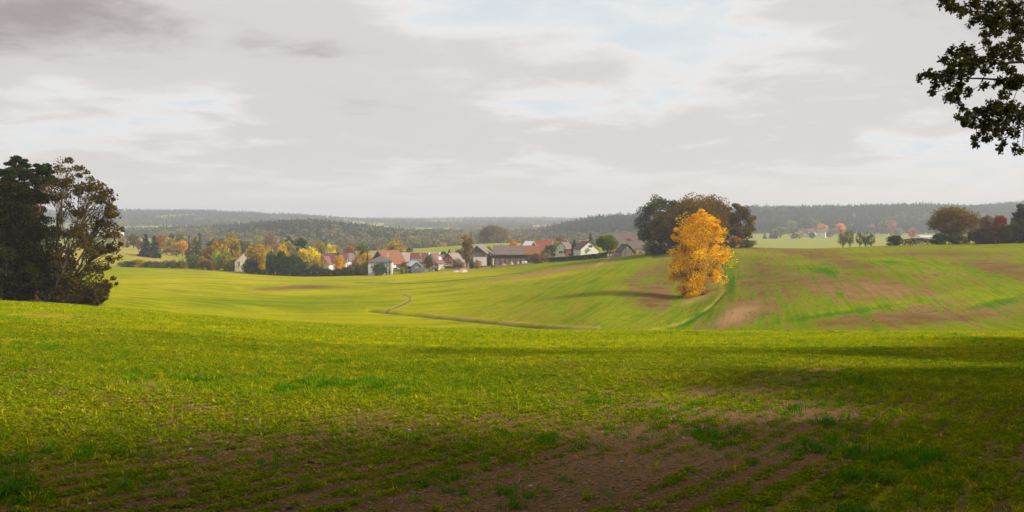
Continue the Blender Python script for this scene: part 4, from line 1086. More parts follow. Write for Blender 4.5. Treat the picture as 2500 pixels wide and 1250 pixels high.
V('round', 408, 600, 560, 30, (.30, .18, .045), 'low rusty-yellow tree right of the dark spruce pair')
V('shrub', 460, 602, 540, 20, 'rust', 'rusty red bush right below the bright orange tree', base=618)
V('spire', 461, 573, 520, 13, 'spruce', 'dark needle-shaped conifer right of the bright orange tree')
V('spruce', 477, 579, 480, 44, (.10, .085, .028), 'broad olive-brown spruce beside the needle-shaped conifer', base=624)
V('tall', 475, 572, 600, 22, 'tan', 'pale yellow tree behind the broad olive spruce')
V('spire', 488, 568, 580, 20, 'spruce', 'dark conifer behind the right side of the olive spruce', var=1)
# hedge line under the knoll
for (px_, tp_, w_, c_, lb_) in [(303, 637, 26, 'olive', 'low olive bush at the left end of the hedge under the knoll'), (322, 636, 28, 'dkgreen', 'second dark bush of the hedge under the knoll'), (341, 632, 30, (.36, .28, .03), 'yellow-topped bush in the hedge under the knoll'), (362, 637, 26, 'dkgreen', 'dark bush right of the yellow-topped one'),
                                (382, 637, 26, (.12, .09, .035), 'brownish bush in the middle of the hedge under the knoll'), (402, 636, 26, 'olive', 'olive bush in the hedge below the grassy slope'), (424, 635, 28, (.13, .10, .04), 'brown-green bush below the fence posts of the slope'), (444, 634, 26, 'olive', 'olive bush before the taller green bush')]:
    V('shrub', px_, tp_, 428, w_, c_, lb_, group='bushes of the hedge under the knoll')
V('shrub', 472, 620, 432, 36, (.13, .15, .03), 'taller green bush at the right end of the hedge under the knoll')
V('shrub', 492, 624, 428, 24, (.24, .19, .04), 'yellowish bush right of the taller green bush')
V('round', 508, 600, 470, 30, (.22, .14, .04), 'brown-gold tree behind the yellowish bush')
V('round', 524, 596, 470, 34, (.38, .23, .05), 'orange-rust tree left of the tall olive tree')
V('round', 518, 580, 540, 24, 'brown', 'small brown tree top behind the orange-rust tree')
V('tall', 541, 574, 490, 38, (.17, .14, .04), 'tall olive tree in the middle of the left tree group')
V('round', 566, 578, 450, 50, (.30, .24, .04), 'big olive-yellow tree right of the tall olive tree', base=650)
V('shrub', 531, 612, 425, 26, 'yelgreen', 'yellow-green bush below the orange-rust tree')
V('shrub', 552, 612, 424, 26, (.26, .26, .03), 'lime bush at the foot of the big olive-yellow tree')
V('shrub', 513, 634, 420, 26, 'brown', 'low brown bush left of the yellow-green bush')
V('shrub', 572, 630, 422, 30, (.16, .14, .03), 'green-brown bush beside the cream gabled house')
V('round', 586, 586, 520, 24, 'pine', 'dark green tree top above the cream gabled house')
V('round', 603, 590, 500, 28, (.10, .11, .03), 'dark olive tree behind the cream gabled house')
V('round', 628, 592, 411, 56, (.36, .23, .05), 'wide orange-tan tree right of the cream gabled house')
V('bare', 659, 564, 470, 42, 'greybrown', 'tall leafless brown tree standing over the orange trees', var=0)
V('round', 633, 572, 760, 34, (.33, .27, .09), 'pale yellow tree far behind the leafless brown tree')
V('bare', 681, 585, 520, 36, 'pink', 'pinkish half-bare tree right of the tall leafless one', var=1)
V('round', 655, 605, 440, 36, (.42, .25, .06), 'tan-orange tree below the tall leafless tree')
V('pine', 703, 574, 480, 34, (.06, .075, .03), 'dark green pine left of the tall dark conifer')
V('pine', 722, 580, 490, 22, (.065, .08, .03), 'second smaller pine close to the tall dark conifer')
V('tall', 733, 569, 445, 26, (.022, .035, .012), 'tall narrow dark conifer standing above the yellow trees', base=625)
V('round', 688, 598, 430, 32, 'yellow', 'bright yellow rounded tree left of the pines')
V('tall', 702, 584, 455, 26, 'tan', 'tan feathery tree in front of the dark green pine')
V('tall', 719, 594, 442, 34, (.28, .21, .09), 'wide tan tree below the second pine')
V('round', 755, 603, 425, 50, (.60, .46, .02), 'big bright yellow tree in the middle of the village trees')
V('round', 777, 625, 418, 34, (.46, .30, .04), 'golden tree right below the big bright yellow one')
V('round', 783, 587, 470, 32, (.26, .22, .07), 'tall tan-green tree behind the golden tree')
V('tall', 807, 592, 462, 28, 'yellow', 'upright yellow tree behind the white house')
V('bare', 822, 596, 500, 30, 'tan', 'thin pale tree right of the upright yellow one')
V('spire', 786, 633, 408, 12, 'spruce', 'small dark conifer touching the white house')
V('round', 830, 620, 408, 31, (.60, .34, .012), 'round bright orange tree in front of the white house', base=658)
V('round', 852, 599, 480, 32, (.32, .16, .06), 'orange-brown tree behind the little white gable')
V('round', 887, 590, 500, 34, (.15, .15, .035), 'green round tree left of the orange-roofed barn')
V('shrub', 876, 622, 430, 30, 'tan', 'tan bush left of the vivid orange shrub')
V('round', 893, 616, 440, 28, 'orange', 'orange tree between the green tree and the barn roof')
V('spruce', 897, 616, 425, 12, 'dkgreen', 'small dark conifer before the orange tree left of the barn')
V('shrub', 880, 632, 408, 20, (.58, .29, .02), 'vivid orange shrub at the left of the hipped house')
V('shrub', 866, 640, 404, 34, (.15, .11, .045), 'brown-green bush right of the round orange tree')
V('shrub', 893, 638, 402, 30, (.20, .16, .03), 'yellow-flecked bush left of the pale hipped house')
V('shrub', 925, 641, 392, 34, (.07, .10, .035), 'rounded grey-green bush in front of the hipped house', base=669)
V('spire', 943, 639, 391, 8, 'spruce', 'left one of the two slim columnar conifers')
V('spire', 951, 633, 391, 8, 'spruce', 'right, taller one of the two slim columnar conifers')
V('round', 965, 588, 520, 52, (.40, .30, .07), 'broad golden weeping tree behind the grey-roofed barn')
V('round', 975, 583, 560, 30, (.36, .22, .07), 'orange-tan tree top behind the broad golden tree')
V('round', 1000, 602, 500, 22, (.17, .18, .06), 'small green tree at the edge of the pale field behind the village')
V('shrub', 985, 636, 404, 20, (.10, .13, .02), 'green bush left of the dark blue shed')
V('shrub', 983, 650, 398, 14, (.25, .24, .03), 'small yellow-green bush at the foot of the green bush')
V('round', 1019, 630, 425, 18, (.24, .25, .025), 'little yellow-green tree before the dark red roof')
V('round', 1048, 622, 408, 24, (.13, .09, .035), 'brown leafy tree in front of the low white cottage', base=655)
V('shrub', 1065, 641, 410, 14, (.15, .12, .04), 'small brown bush left of the parked white car')
V('round', 1085, 612, 470, 26, 'pine', 'dark green tree clump left behind the brick gable')
V('spruce', 1097, 608, 480, 18, 'pine', 'dark conifer directly behind the brick gable apex')
V('round', 1122, 608, 470, 22, (.12, .11, .05), 'olive tree behind the roof of the brick gable house')
V('tall', 1140, 569, 415, 29, (.17, .135, .03), 'tall slender golden-brown larch by the village entrance', base=648)
V('shrub', 1166, 633, 412, 18, (.32, .24, .12), 'pale straw-coloured bush in front of the white barn wall')
V('shrub', 1152, 634, 416, 14, (.06, .08, .03), 'small dark bush left of the white barn wall')
V('round', 1196, 606, 450, 26, (.10, .09, .04), 'dark green-brown tree between the tall gable and the long barn')
V('shrub', 1192, 620, 428, 20, (.14, .10, .045), 'brown bush right against the tall barn gable')
V('round', 1196, 547, 860, 44, (.13, .105, .055), 'big hazy brown tree, left half of the pair beyond the pale field')
V('round', 1218, 551, 870, 50, (.20, .135, .06), 'big hazy brown tree, right half of the pair beyond the pale field')
V('round', 1180, 556, 875, 24, (.19, .15, .07), 'smaller hazy tree at the left of the big brown pair')
V('spruce', 1222, 597, 480, 14, 'spruce', 'little dark conifer just above the long barn roof')
V('round', 1254, 588, 480, 30, (.52, .28, .03), 'orange-yellow tree just above the grey barn roof')
V('round', 1283, 583, 500, 26, (.20, .21, .05), 'green tree behind the steep white roof')
V('round', 1301, 583, 510, 18, 'rust', 'small rust-coloured tree left of the steep red roof')
V('round', 1344, 597, 448, 26, (.05, .07, .02), 'dark green tree in front of the steep red roof')
V('shrub', 1332, 606, 440, 26, (.10, .12, .03), 'green bush at the foot of the steep red roof')
V('shrub', 1311, 616, 412, 34, (.14, .105, .055), 'large brown bush at the right end of the long barn', base=640)
V('shrub', 1333, 616, 420, 26, (.26, .17, .11), 'pale pinkish-brown bush right of the large brown bush')
V('round', 1359, 589, 500, 20, (.40, .32, .07), 'yellow tree between the red roof and the cream gable')
V('round', 1366, 576, 560, 22, (.20, .12, .06), 'brown tree behind the yellow one near the cream gable')
V('spruce', 1402, 584, 440, 26, (.035, .05, .025), 'dark pine between the cream gable and the white balcony house')
V('round', 1384, 606, 450, 14, (.16, .14, .05), 'small olive bush before the cream gable')
V('spruce', 1441, 569, 460, 26, (.09, .065, .035), 'brown-green spruce right behind the white balcony house')
V('round', 1500, 604, 375, 14, (.55, .34, .03), 'small yellow tree between the lone green tree and the shed')
V('shrub', 1552, 610, 380, 10, (.35, .27, .12), 'thin pale bush against the farmhouse wall')
V('shrub', 1564, 612, 380, 10, (.38, .19, .10), 'small reddish bush against the farmhouse wall')
# dark shrub belt along the edge of the field
r_ = random.Random(5)
belt = [(612, 632, 655, 34, (.045, .055, .02)), (634, 622, 659, 40, (.05, .06, .018)), (655, 616, 661, 40, (.04, .055, .018)), (678, 612, 663, 44, (.035, .05, .015)), (700, 620, 665, 40, (.03, .045, .016)), (722, 618, 666, 40, (.045, .06, .025)), (744, 636, 667, 36, (.05, .065, .022)), (765, 644, 668, 34, (.035, .05, .018)), (786, 652, 669, 34, (.04, .055, .02)), (806, 655, 669, 34, (.045, .06, .02)), (828, 654, 669, 34, (.04, .05, .018)), (850, 652, 669, 34, (.05, .06, .02)), (872, 656, 669, 32, (.035, .05, .016)), (894, 656, 669, 32, (.04, .055, .018)), (908, 654, 668, 24, (.06, .07, .02))]
belt_lab = ['leftmost bush of the dark belt, touching the cream house', 'second bush of the dark belt below the orange-tan tree', 'tall bush of the dark belt below the leafless tree', 'tallest and broadest bush of the dark belt', 'near-black bush of the belt left of its middle', 'grey-green bush in the middle of the dark belt', 'bush of the dark belt below the big yellow tree', 'low bush of the dark belt left of the white house', 'low bush of the dark belt in front of the white house', 'low bush of the belt below the pink roof', 'low bush of the belt below the round orange tree', 'low bush of the belt below the little white gable', 'near-black low bush of the belt below the vivid orange shrub', 'low bush of the belt before the yellow-flecked one', 'last small bush of the belt at the hipped house']
for (px_, tp_, bs_, w_, c_), lb_ in zip(belt, belt_lab):
    V('shrub', px_, tp_, 404 - (bs_ < 660) * -4, w_, c_, lb_, group='dark bushes along the village field edge', base=bs_)
V('shrub', 731, 647, 404, 16, (.22, .09, .035), 'small red bush in the dark belt')
V('shrub', 752, 638, 405, 34, (.26, .19, .06), 'tan-orange bush in the dark belt right of the red one', base=662)
V('round', 640, 616, 400, 20, (.36, .21, .04), 'orange leafy bush peeping from the dark belt', name='shrub', cat='bush')
# the right side: field trees and crest
V('spruce', 1867, 570, 1230, 12, (.035, .045, .025), 'lone dark conifer left of the dark pair far right')
V('spruce', 1883, 560, 1230, 12, (.035, .045, .025), 'left one of the dark conifer pair across the far field')
V('spruce', 1893, 562, 1230, 14, (.035, .045, .025), 'right one of the dark conifer pair across the far field')
V('round', 1952, 564, 1180, 26, (.42, .34, .12), 'pale yellow round tree before the far maroon roof')
V('round', 1940, 570, 1170, 18, (.06, .07, .04), 'dark bush just left of the far yellow round tree')
V('round', 1983, 566, 1180, 20, (.09, .10, .05), 'grey-green tree left of the far white house')
V('round', 2007, 544, 1330, 26, (.62, .32, .05), 'orange round tree standing over the far white house')
V('tall', 2053, 541, 1350, 22, (.60, .30, .06), 'tall orange tree right of the far white house')
V('round', 2033, 556, 1340, 22, (.20, .22, .09), 'grey-green tree between the two far orange trees')
V('round', 1975, 530, 1420, 40, (.13, .16, .07), 'big dark rounded tree behind the far red roofs')
V('round', 1933, 536, 1420, 24, (.30, .26, .09), 'yellowish tall tree left of the big dark rounded one')
V('round', 1905, 553, 1260, 36, (.18, .19, .08), 'soft green tree right of the dark conifer pair')
V('round', 2024, 566, 1260, 14, (.08, .09, .05), 'dark bush right beside the far white house')
V('round', 2228, 556, 1100, 22, (.40, .17, .07), 'far orange-topped tree above the bramble hedge')
V('round', 2174, 537, 1380, 30, (.32, .22, .12), 'pale brown pointed tree at the foot of the right wood')
V('round', 2150, 542, 1390, 20, (.26, .18, .11), 'smaller pale brown tree left of the pointed one')
V('round', 2195, 556, 1330, 24, (.24, .22, .09), 'pale green sloping tree right of the pointed brown one')
V('round', 2128, 545, 1400, 18, (.30, .20, .12), 'hazy tan tree above the field trees')
# thin trees just behind the crest
for (px_, tp_, w_, c_, lb_) in [(2058, 561, 28, (.12, .12, .05), 'first thin tree from the left of the crest row, with drooping side branches'), (2075, 559, 24, (.15, .14, .05), 'second and tallest thin tree of the crest row'), (2099, 565, 20, (.08, .09, .04), 'third thin tree of the crest row, after the gap'), (2114, 567, 20, (.07, .085, .04), 'fourth thin dark tree of the crest row'), (2127, 568, 20, (.08, .095, .04), 'last thin dark tree at the right of the crest row')]:
    V('bare', px_, tp_, 285, w_, c_, lb_, group='row of thin open trees behind the crest', name='field_tree', base=608)
V('shrub', 2184, 571, 268, 42, (.045, .050, .018), 'dark round bush at the left end of the bramble hedge')
V('shrub', 2296, 566, 262, 40, (.04, .05, .016), 'dark bush under the left side of the big brown tree')
V('shrub', 2330, 570, 262, 46, (.05, .055, .018), 'dark bush under the middle of the big brown tree')
V('shrub', 2358, 576, 262, 30, (.24, .17, .03), 'yellowish bush under the right side of the big brown tree')
V('round', 2386, 527, 290, 44, (.13, .12, .035), 'olive tree right of the big brown tree')
V('round', 2415, 522, 285, 44, (.15, .095, .035), 'brown tree between the olive tree and the red one', var=2)
V('round', 2443, 524, 280, 34, 'red', 'bright red tree in the right-hand hedgerow', base=560)
V('tall', 2500, 492, 262, 52, (.035, .04, .014), 'tall dark tree at the right edge of the photo', base=590)
V('round', 2478, 533, 262, 36, (.11, .10, .028), 'olive tree left below the tall dark edge tree')
hedge_r = [(2392, 556, 44, (.045, .035, .016), 'dark brown bush right of the big tree, first of the hedgerow'), (2420, 548, 46, (.05, .038, .016), 'second dark bush of the right hedgerow'), (2450, 545, 46, (.06, .04, .016), 'third, rusty dark bush of the right hedgerow'), (2478, 548, 44, (.035, .03, .013), 'fourth, near-black bush of the right hedgerow'), (2505, 550, 44, (.03, .026, .012), 'last dark bush at the right edge of the hedgerow')]
for (px_, tp_, w_, c_, lb_) in hedge_r: V('shrub', px_, tp_, 254, w_, c_, lb_, group='dark bushes of the right-hand hedgerow')
for px_ in (2545, 2590): V('shrub', px_, 545, 254, 50, (.035, .03, .013), 'dark bush continuing the hedgerow past the right edge', group='dark bushes past the right edge')
for px_ in (2560, 2625): V('tall', px_, 480, 262, 60, (.045, .045, .016), 'tall dark tree past the right edge of the hedgerow', group='dark trees past the right edge')

# ---------------------------------------------------------------- the big trees
def big_tree(name, px, Y, meshes, colr, label, cat='tree', rot=0, base=None, bark=None, leafm=None, group=None, dz=0):
    x = X(px, Y); zb = zgs(x, Y) if base is None else min(zgs(x, Y), ZP(base, Y))
    e = bpy.data.objects.new(name, None); col.objects.link(e); e.location = (x, Y, zb + dz); e.rotation_euler = (0, 0, math.radians(rot))
    e['label'] = label; e['category'] = cat
    if group: e['group'] = group
    tm, cm = meshes
    link('trunk', tm, bark or MBARK, e)
    c = link('crown', cm, leafm or MLEAF, e, kind='stuff'); c.color = (*colr, 1)
    return e
def blobs(px0, Y, zb, items, seed, depth=.8, n_per=3, off=.55):
    """clump centres from (px, py, radius px) with their own depth spread, relative to the trunk foot"""
    r = np.random.default_rng(seed); C = []; Rr = []
    x0 = X(px0, Y)
    for (px, py, rp) in items:
        for k_ in range(n_per):
            rad = rp * Y / F
            o_ = r.normal(size=3) * rad * off
            C.append([X(px, Y) - x0 + o_[0], o_[1] * 2.2 + r.normal() * depth * rad, ZP(py, Y) - zb + o_[2]])
            Rr.append(rad * (.65 + .5 * r.random()))
    return np.array(C), np.array(Rr)
# yellow tree in the gully: a clump of two-lobed crown
Yb = 172.0; pxb = 1697; zb = min(zgs(X(pxb, Yb), Yb), ZP(733, Yb))
items = [(1708, 534, 14), (1692, 546, 14), (1726, 548, 14), (1705, 555, 24), (1680, 565, 20), (1742, 562, 18), (1665, 580, 18), (1698, 585, 26), (1730, 585, 25), (1755, 582, 14), (1660, 600, 18), (1685, 610, 24), (1720, 612, 26), (1752, 608, 20), (1768, 615, 12), (1655, 625, 15), (1680, 635, 22), (1710, 640, 22), (1740, 636, 20), (1762, 640, 12),
         (1645, 650, 10), (1660, 655, 18), (1685, 662, 20), (1735, 660, 16), (1752, 662, 10), (1655, 675, 15), (1680, 685, 20), (1700, 690, 16), (1742, 675, 9), (1670, 705, 15), (1692, 712, 15), (1712, 700, 10), (1680, 722, 10), (1644, 582, 7), (1650, 562, 7), (1775, 625, 5), (1748, 545, 8), (1700, 520, 8), (1716, 518, 7), (1640, 665, 6), (1700, 722, 8)]
items += [(1690, 650, 22), (1705, 665, 18), (1690, 672, 18), (1690, 700, 18), (1700, 712, 12), (1684, 716, 14), (1700, 600, 26), (1715, 625, 22), (1694, 728, 10), (1676, 716, 12)]
items = [(1703 + (a - 1703) * .93, b + max(0, 560 - b) * .22, c_ * .95) for a, b, c_ in items]
C, Rr = blobs(pxb, Yb, zb, items, 3, n_per=5, off=.66)
big_tree('birch_tree', pxb, Yb, deciduous('yellow_tree', 31, ZP(512, Yb) - zb, 5, 2.5, 0, 120, .19, cens=C, rads=Rr, trunk_r=.22, twigs=False, aspect=1.7, droop=.15), (.80, .455, .003), 'big golden-yellow tree standing in the gully between the two green slopes', 'tree', base=733)
# bush of dead stalks at its foot
V('shrub', 1722, 704, 168, 30, (.30, .19, .09), 'withered brown brush at the foot of the golden-yellow tree', base=732)
# oak clump
def oak(px, top, Y, w, seed, colr, label, base, K=90, per=110, leaf=.36, dx=0, basez=None, bh=3.0, var=.34):
    x = X(px, Y); zb_ = min(zgs(x, Y), ZP(base, Y)); H = (ZP(top, Y) - zb_) * .965; R = w * Y / F / 2 * .96
    return big_tree('oak_tree', px, Y, deciduous('oak%d' % seed, seed, H, R, bh, K, per, leaf, wiggle=var, clump=.24, shape=1.05, shell=.62, trunk_r=.45, low=-.95), colr, label, 'oak', base=base)
oak(1612, 477, 312, 118, 41, (.055, .066, .015), 'dark green-grey tree at the left of the big tree clump', 622, K=110, per=130, var=.36)
oak(1700, 471, 300, 165, 42, (.175, .105, .012), 'largest brown oak in the middle of the clump, right behind the golden-yellow tree', 615, K=230, per=130, bh=2.0)
oak(1640, 505, 296, 95, 43, (.12, .078, .010), 'lower brown oak in front of the green-grey tree, left of the golden-yellow one', 622, K=110, per=130, bh=1.5)
oak(1762, 496, 306, 70, 44, (.125, .078, .014), 'brown oak just right of the golden-yellow tree top', 612, K=90, per=120, bh=1.5)
oak(1808, 494, 304, 74, 45, (.14, .092, .018), 'open brown oak at the right of the big tree clump', 609, K=80, per=100, var=.42, bh=2.5)
oak(1738, 478, 308, 90, 48, (.155, .10, .014), 'brown oak between the largest oak and the right-hand ones of the clump', 612, K=110, per=120, bh=1.5)
oak(1656, 483, 314, 84, 49, (.085, .078, .016), 'olive-brown oak filling the gap between the green-grey tree and the largest oak', 618, K=100, per=115, bh=1.5)
V('shrub', 1823, 583, 292, 44, (.13, .115, .04), 'rounded olive bush at the right foot of the big tree clump')
V('shrub', 1586, 590, 306, 34, (.27, .20, .03), 'yellow-tinged bush at the left foot of the big tree clump', base=622)
V('shrub', 1795, 575, 300, 30, (.42, .20, .03), 'orange-leaved bush under the open brown oak')
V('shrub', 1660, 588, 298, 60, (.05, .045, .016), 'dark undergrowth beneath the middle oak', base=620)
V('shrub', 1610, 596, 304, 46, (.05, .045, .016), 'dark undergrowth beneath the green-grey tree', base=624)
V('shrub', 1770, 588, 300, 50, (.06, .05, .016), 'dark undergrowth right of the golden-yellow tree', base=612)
# big brown tree on the right crest
oak(2328, 497, 272, 112, 46, (.19, .12, .016), 'big round yellow-brown tree on the right crest', 590, K=110, per=75, leaf=.34, var=.3, bh=1.5)
# left group, standing just behind the near crest
def lt(name, px, Y, items, seed, per, leaf, colr, label, cat, n_per=4, kind='oak', tr=.3, H=None, flatc=.75, twigs=True, aspect=1.5, lowb=2.0, bark=None, leafm=None):
    zb_ = zgs(X(px, Y), Y)
    C, Rr = blobs(px, Y, zb_, items, seed, n_per=n_per, off=.85 if seed == 51 else .55)
    if seed == 51: Rr = Rr * .82
    top = min(i[1] for i in items)
    m_ = deciduous(name + str(seed), seed, (H or ZP(top, Y) - zb_), 5, lowb, 0, per, leaf, cens=C, rads=Rr, trunk_r=tr, twigs=twigs, flatc=flatc, aspect=aspect, sides=7)
    return big_tree(name, px, Y, m_, colr, label, cat, bark=bark, leafm=leafm)
lt('oak_tree', 140, 112, [(190, 412, 12), (165, 425, 16), (205, 440, 16), (150, 450, 18), (180, 455, 22), (230, 455, 14), (250, 470, 12), (140, 480, 16), (215, 485, 22), (185, 500, 22), (245, 500, 18), (262, 490, 9), (268, 520, 10), (230, 530, 20), (150, 520, 16), (195, 545, 22), (255, 550, 16), (170, 570, 20), (225, 575, 20), (270, 575, 12), (282, 605, 9), (150, 600, 20), (200, 605, 20), (245, 600, 18), (265, 630, 12), (225, 640, 18), (180, 635, 20), (140, 640, 16), (205, 665, 18), (250, 665, 15), (270, 690, 9), (165, 670, 18), (225, 695, 18), (190, 700, 18), (245, 715, 14), (150, 705, 18), (215, 725, 14), (180, 730, 14), (250, 735, 9)],
   51, 56, .20, (.085, .060, .011), 'large open brown oak at the right of the left-hand wood', 'oak', n_per=6, tr=.42, lowb=3)
lt('pine_tree', 42, 118, [(42, 392, 9), (25, 400, 8), (60, 402, 8), (30, 415, 12), (55, 415, 12), (12, 420, 9), (70, 428, 10), (40, 432, 14), (15, 438, 12), (58, 445, 12), (2, 425, 9)], 52, 200, .17, (.020, .036, .010), 'tallest dark pine on the far left with layered branches', 'pine', flatc=.38, aspect=2.3, tr=.25, lowb=9, bark=MPBARK, leafm=MNEEDLE)
lt('pine_tree', 88, 116, [(98, 410, 10), (85, 420, 12), (110, 420, 12), (75, 435, 12), (120, 435, 12), (95, 445, 16), (60, 465, 16), (90, 470, 18), (50, 490, 18), (80, 500, 20), (115, 490, 14), (70, 525, 18), (100, 530, 18)], 53, 210, .17, (.018, .032, .010), 'dark pine with reddish trunk between the tall pine and the brown oak', 'pine', flatc=.45, aspect=2.3, tr=.25, lowb=9, bark=MPBARK, leafm=MNEEDLE)
lt('broadleaf_tree', 30, 108, [(10, 455, 14), (30, 462, 14), (5, 480, 18), (35, 485, 18), (20, 505, 20), (50, 510, 16), (0, 520, 18), (40, 535, 20), (15, 550, 20), (55, 560, 16), (30, 575, 20), (5, 590, 18), (50, 600, 18), (25, 620, 20), (60, 630, 16), (0, 640, 18), (40, 650, 20), (70, 665, 16), (20, 680, 20), (50, 690, 20), (80, 705, 14), (5, 700, 18), (30, 715, 18), (65, 720, 16), (70, 560, 18), (82, 590, 16), (78, 625, 18), (85, 655, 18), (88, 685, 16), (60, 480, 14), (72, 520, 14), (85, 540, 10), (100, 575, 12), (98, 610, 14), (100, 640, 14), (110, 670, 14), (104, 700, 14), (12, 470, 14), (45, 470, 14)], 54, 150, .22, (.026, .026, .006), 'dense dark broadleaf tree filling the far left edge', 'tree', n_per=4, twigs=False)
lt('broadleaf_tree', 110, 122, [(110, 560, 20), (90, 580, 20), (125, 590, 20), (105, 610, 22), (80, 620, 18), (130, 630, 22), (100, 645, 22), (120, 665, 22), (90, 680, 20), (135, 695, 20), (105, 705, 20), (160, 690, 18), (150, 650, 16), (175, 715, 16), (200, 710, 12), (140, 725, 14), (95, 728, 14), (210, 735, 8), (230, 735, 7)], 55, 120, .24, (.020, .024, .005), 'dark leafy undergrowth tree beneath the brown oak', 'tree', n_per=4, twigs=False)
for i, (px_, Y_, h_, R_) in enumerate([(-60, 112, 17, 6.5), (-170, 116, 19, 7), (-290, 108, 17, 6.5), (-60, 134, 20, 7.5)]):
    x_ = X(px_, Y_)
    big_tree('broadleaf_tree', px_, Y_, deciduous('wood%d' % i, 60 + i, h_, R_, 1.0, 60, 80, .4, wiggle=.3, clump=.28), (.05, .05, .018), 'dark woodland tree past the left edge of the photo', 'tree', group='woodland trees past the left edge')
# lone round green tree by the path
oak(1482, 570, 345, 60, 47, (.14, .17, .022), 'lone green round-crowned tree beside the path near the wooden shed', 625, K=64, per=95, leaf=.34, bh=2.6, var=.25)

# overhanging oak whose branches reach in at the top right
def overhang():
    Y0 = 20.5; x0, y0 = 15.6, 21.0
    zb_ = zgs(x0, y0); r = np.random.default_rng(77)
    vis = [(330, 20, 60), (400, 50, 60), (470, 90, 70), (560, 40, 70), (600, 130, 80), (680, 60, 80), (700, 170, 80), (650, 260, 50), (660, 330, 30), (780, 120, 90), (850, 60, 90), (760, 210, 80), (880, 180, 90), (920, 260, 80), (850, 330, 60), (740, 380, 60),
           (470, 370, 40), (400, 400, 45), (350, 440, 40), (520, 420, 65), (440, 480, 75), (540, 500, 75), (620, 470, 55), (400, 540, 60), (480, 580, 60), (640, 540, 50), (700, 480, 40),
           (230, 560, 45), (170, 575, 35), (140, 600, 20), (290, 590, 40), (330, 560, 40), (270, 650, 45), (240, 700, 30), (360, 620, 40), (460, 660, 60), (370, 740, 45), (430, 760, 45), (520, 690, 40), (420, 700, 40),
           (700, 400, 50), (800, 420, 60), (880, 400, 60), (780, 500, 40), (850, 570, 70), (760, 620, 50), (650, 660, 40), (830, 660, 60), (900, 640, 80), (780, 720, 40),
           (760, 790, 50), (700, 820, 60), (640, 860, 60), (580, 850, 50), (520, 880, 50), (470, 830, 30), (440, 900, 30), (480, 940, 40), (550, 950, 45), (680, 920, 80), (780, 860, 80), (860, 800, 70), (900, 900, 80), (800, 960, 70), (720, 1000, 60), (640, 1000, 45),
           (590, 1060, 35), (570, 1100, 28), (660, 1060, 35), (790, 1090, 40), (760, 1140, 25), (880, 1120, 30), (920, 1160, 30), (850, 1020, 50)]
    C = []; Rr = []; W = []
    for a, b, rp in vis:
        px, py = 2200 + .32 * a, .32 * b
        Yd = Y0 + r.normal() * .7; rad = rp * .32 * Yd / F
        C.append([X(px, Yd) - x0, Yd - y0, ZP(py, Yd) - zb_]); Rr.append(rad * .95); W.append(int(75 * (rp / 55.0) ** 2) + 12)
    nv = len(C)
    # the rest of the crown, beyond the frame
    for k_ in range(190):
        d = r.normal(size=3); d /= np.linalg.norm(d); f = .5 + .5 * r.random()
        p = np.array([x0 + 6.0 + d[0] * 7.0 * f, y0 + d[1] * 6 * f, zb_ + 5.4 + d[2] * 3.6 * f])
        if p[1] > 1 and (p[0] - 1.1) / p[1] < .585 : continue
        if p[2] < zb_ + 1.5: continue
        if p[0] - (p[2] + 2.6 - zb_) / .52 < .40 * p[1] - 1.0: continue  # unseen clumps trimmed to keep the crown's shadow off the middle
        C.append(p - np.array([x0, y0, zb_])); Rr.append(.9 + .5 * r.random()); W.append(170)
    L_ = []; S_ = []; T_ = []; SPR = []
    for i, (c, rc, w) in enumerate(zip(C, Rr, W)):
        n = w; p = r.normal(size=(n, 3)) * rc * .62
        if i < nv:
            c = np.array(c); nt_ = max(3, w // 9); q = []
            out_ = np.array([-.45, 0, .05])
            for _ in range(nt_):
                d = r.normal(size=3) + out_; d /= np.linalg.norm(d); ln = rc * (.6 + .7 * r.random())
                o0 = r.normal(size=3) * rc * .25; e_ = o0 + d * ln; mid_ = (o0 + e_) / 2 + r.normal(size=3) * .12 * ln
                curve = bez(o0, mid_, e_, 5); SPR.append((c + curve, max(.0022, rc * .010)))
                m_ = max(3, int(n / nt_)); tt = r.random(m_) ** .7; k4 = np.minimum((tt * 4).astype(int), 3); fr4 = (tt * 4 - k4)[:, None]
                q.append(curve[k4] * (1 - fr4) + curve[k4 + 1] * fr4 + r.normal(size=(m_, 3)) * .028)
            p = np.concatenate(q); n = len(p)
        L_.append(np.array(c) + p); S_.append(np.full(n, .052 if i < nv else .19)); T_.append(np.clip(.5 + r.normal(size=n) * .25, 0, 1))
    L_ = np.concatenate(L_); S_ = np.concatenate(S_); T_ = np.concatenate(T_); n = len(L_)
    # lobed leaf: two crossing rhombi sharing a midrib direction
    V1, Q1 = leaf_quads(L_, S_ * (.7 + .6 * r.random(n)), r, 1.75)
    V2, Q2 = leaf_quads(L_ + r.normal(size=(n, 3)) * .03, S_ * (.6 + .6 * r.random(n)), r, 1.5)
    Vv, Qq = join([(V1, Q1), (V2, Q2)])
    cm = mesh_np('oak_leaves', Vv, Qq, dict(tint=np.concatenate([np.repeat(T_, 4)] * 2)))
    parts = [tube(np.array([[0, 0, -.5], [.1, 0, 2], [.5, .1, 4], [1.6, 0, 6], [2.6, .2, 8]]), [.55, .45, .38, .28, .12], 9)]
    hubs = [(np.array([.2, 0, 3.0]), (2500, 195)), (np.array([.25, 0, 3.6]), (2500, 150)), (np.array([.5, 0, 5]), (2500, 30)), (np.array([.15, 0, 2.4]), (2500, 285))]
    hub_pts = []
    for p0, (hx, hy) in hubs:
        e = np.array([X(hx, Y0) - x0, Y0 - y0, ZP(hy, Y0) - zb_]); parts.append(tube(bez(p0, (p0 + e) / 2 + np.array([0, 0, .35]), e, 7), np.linspace(.13, .045, 7), 6))
        hub_pts.append(e)
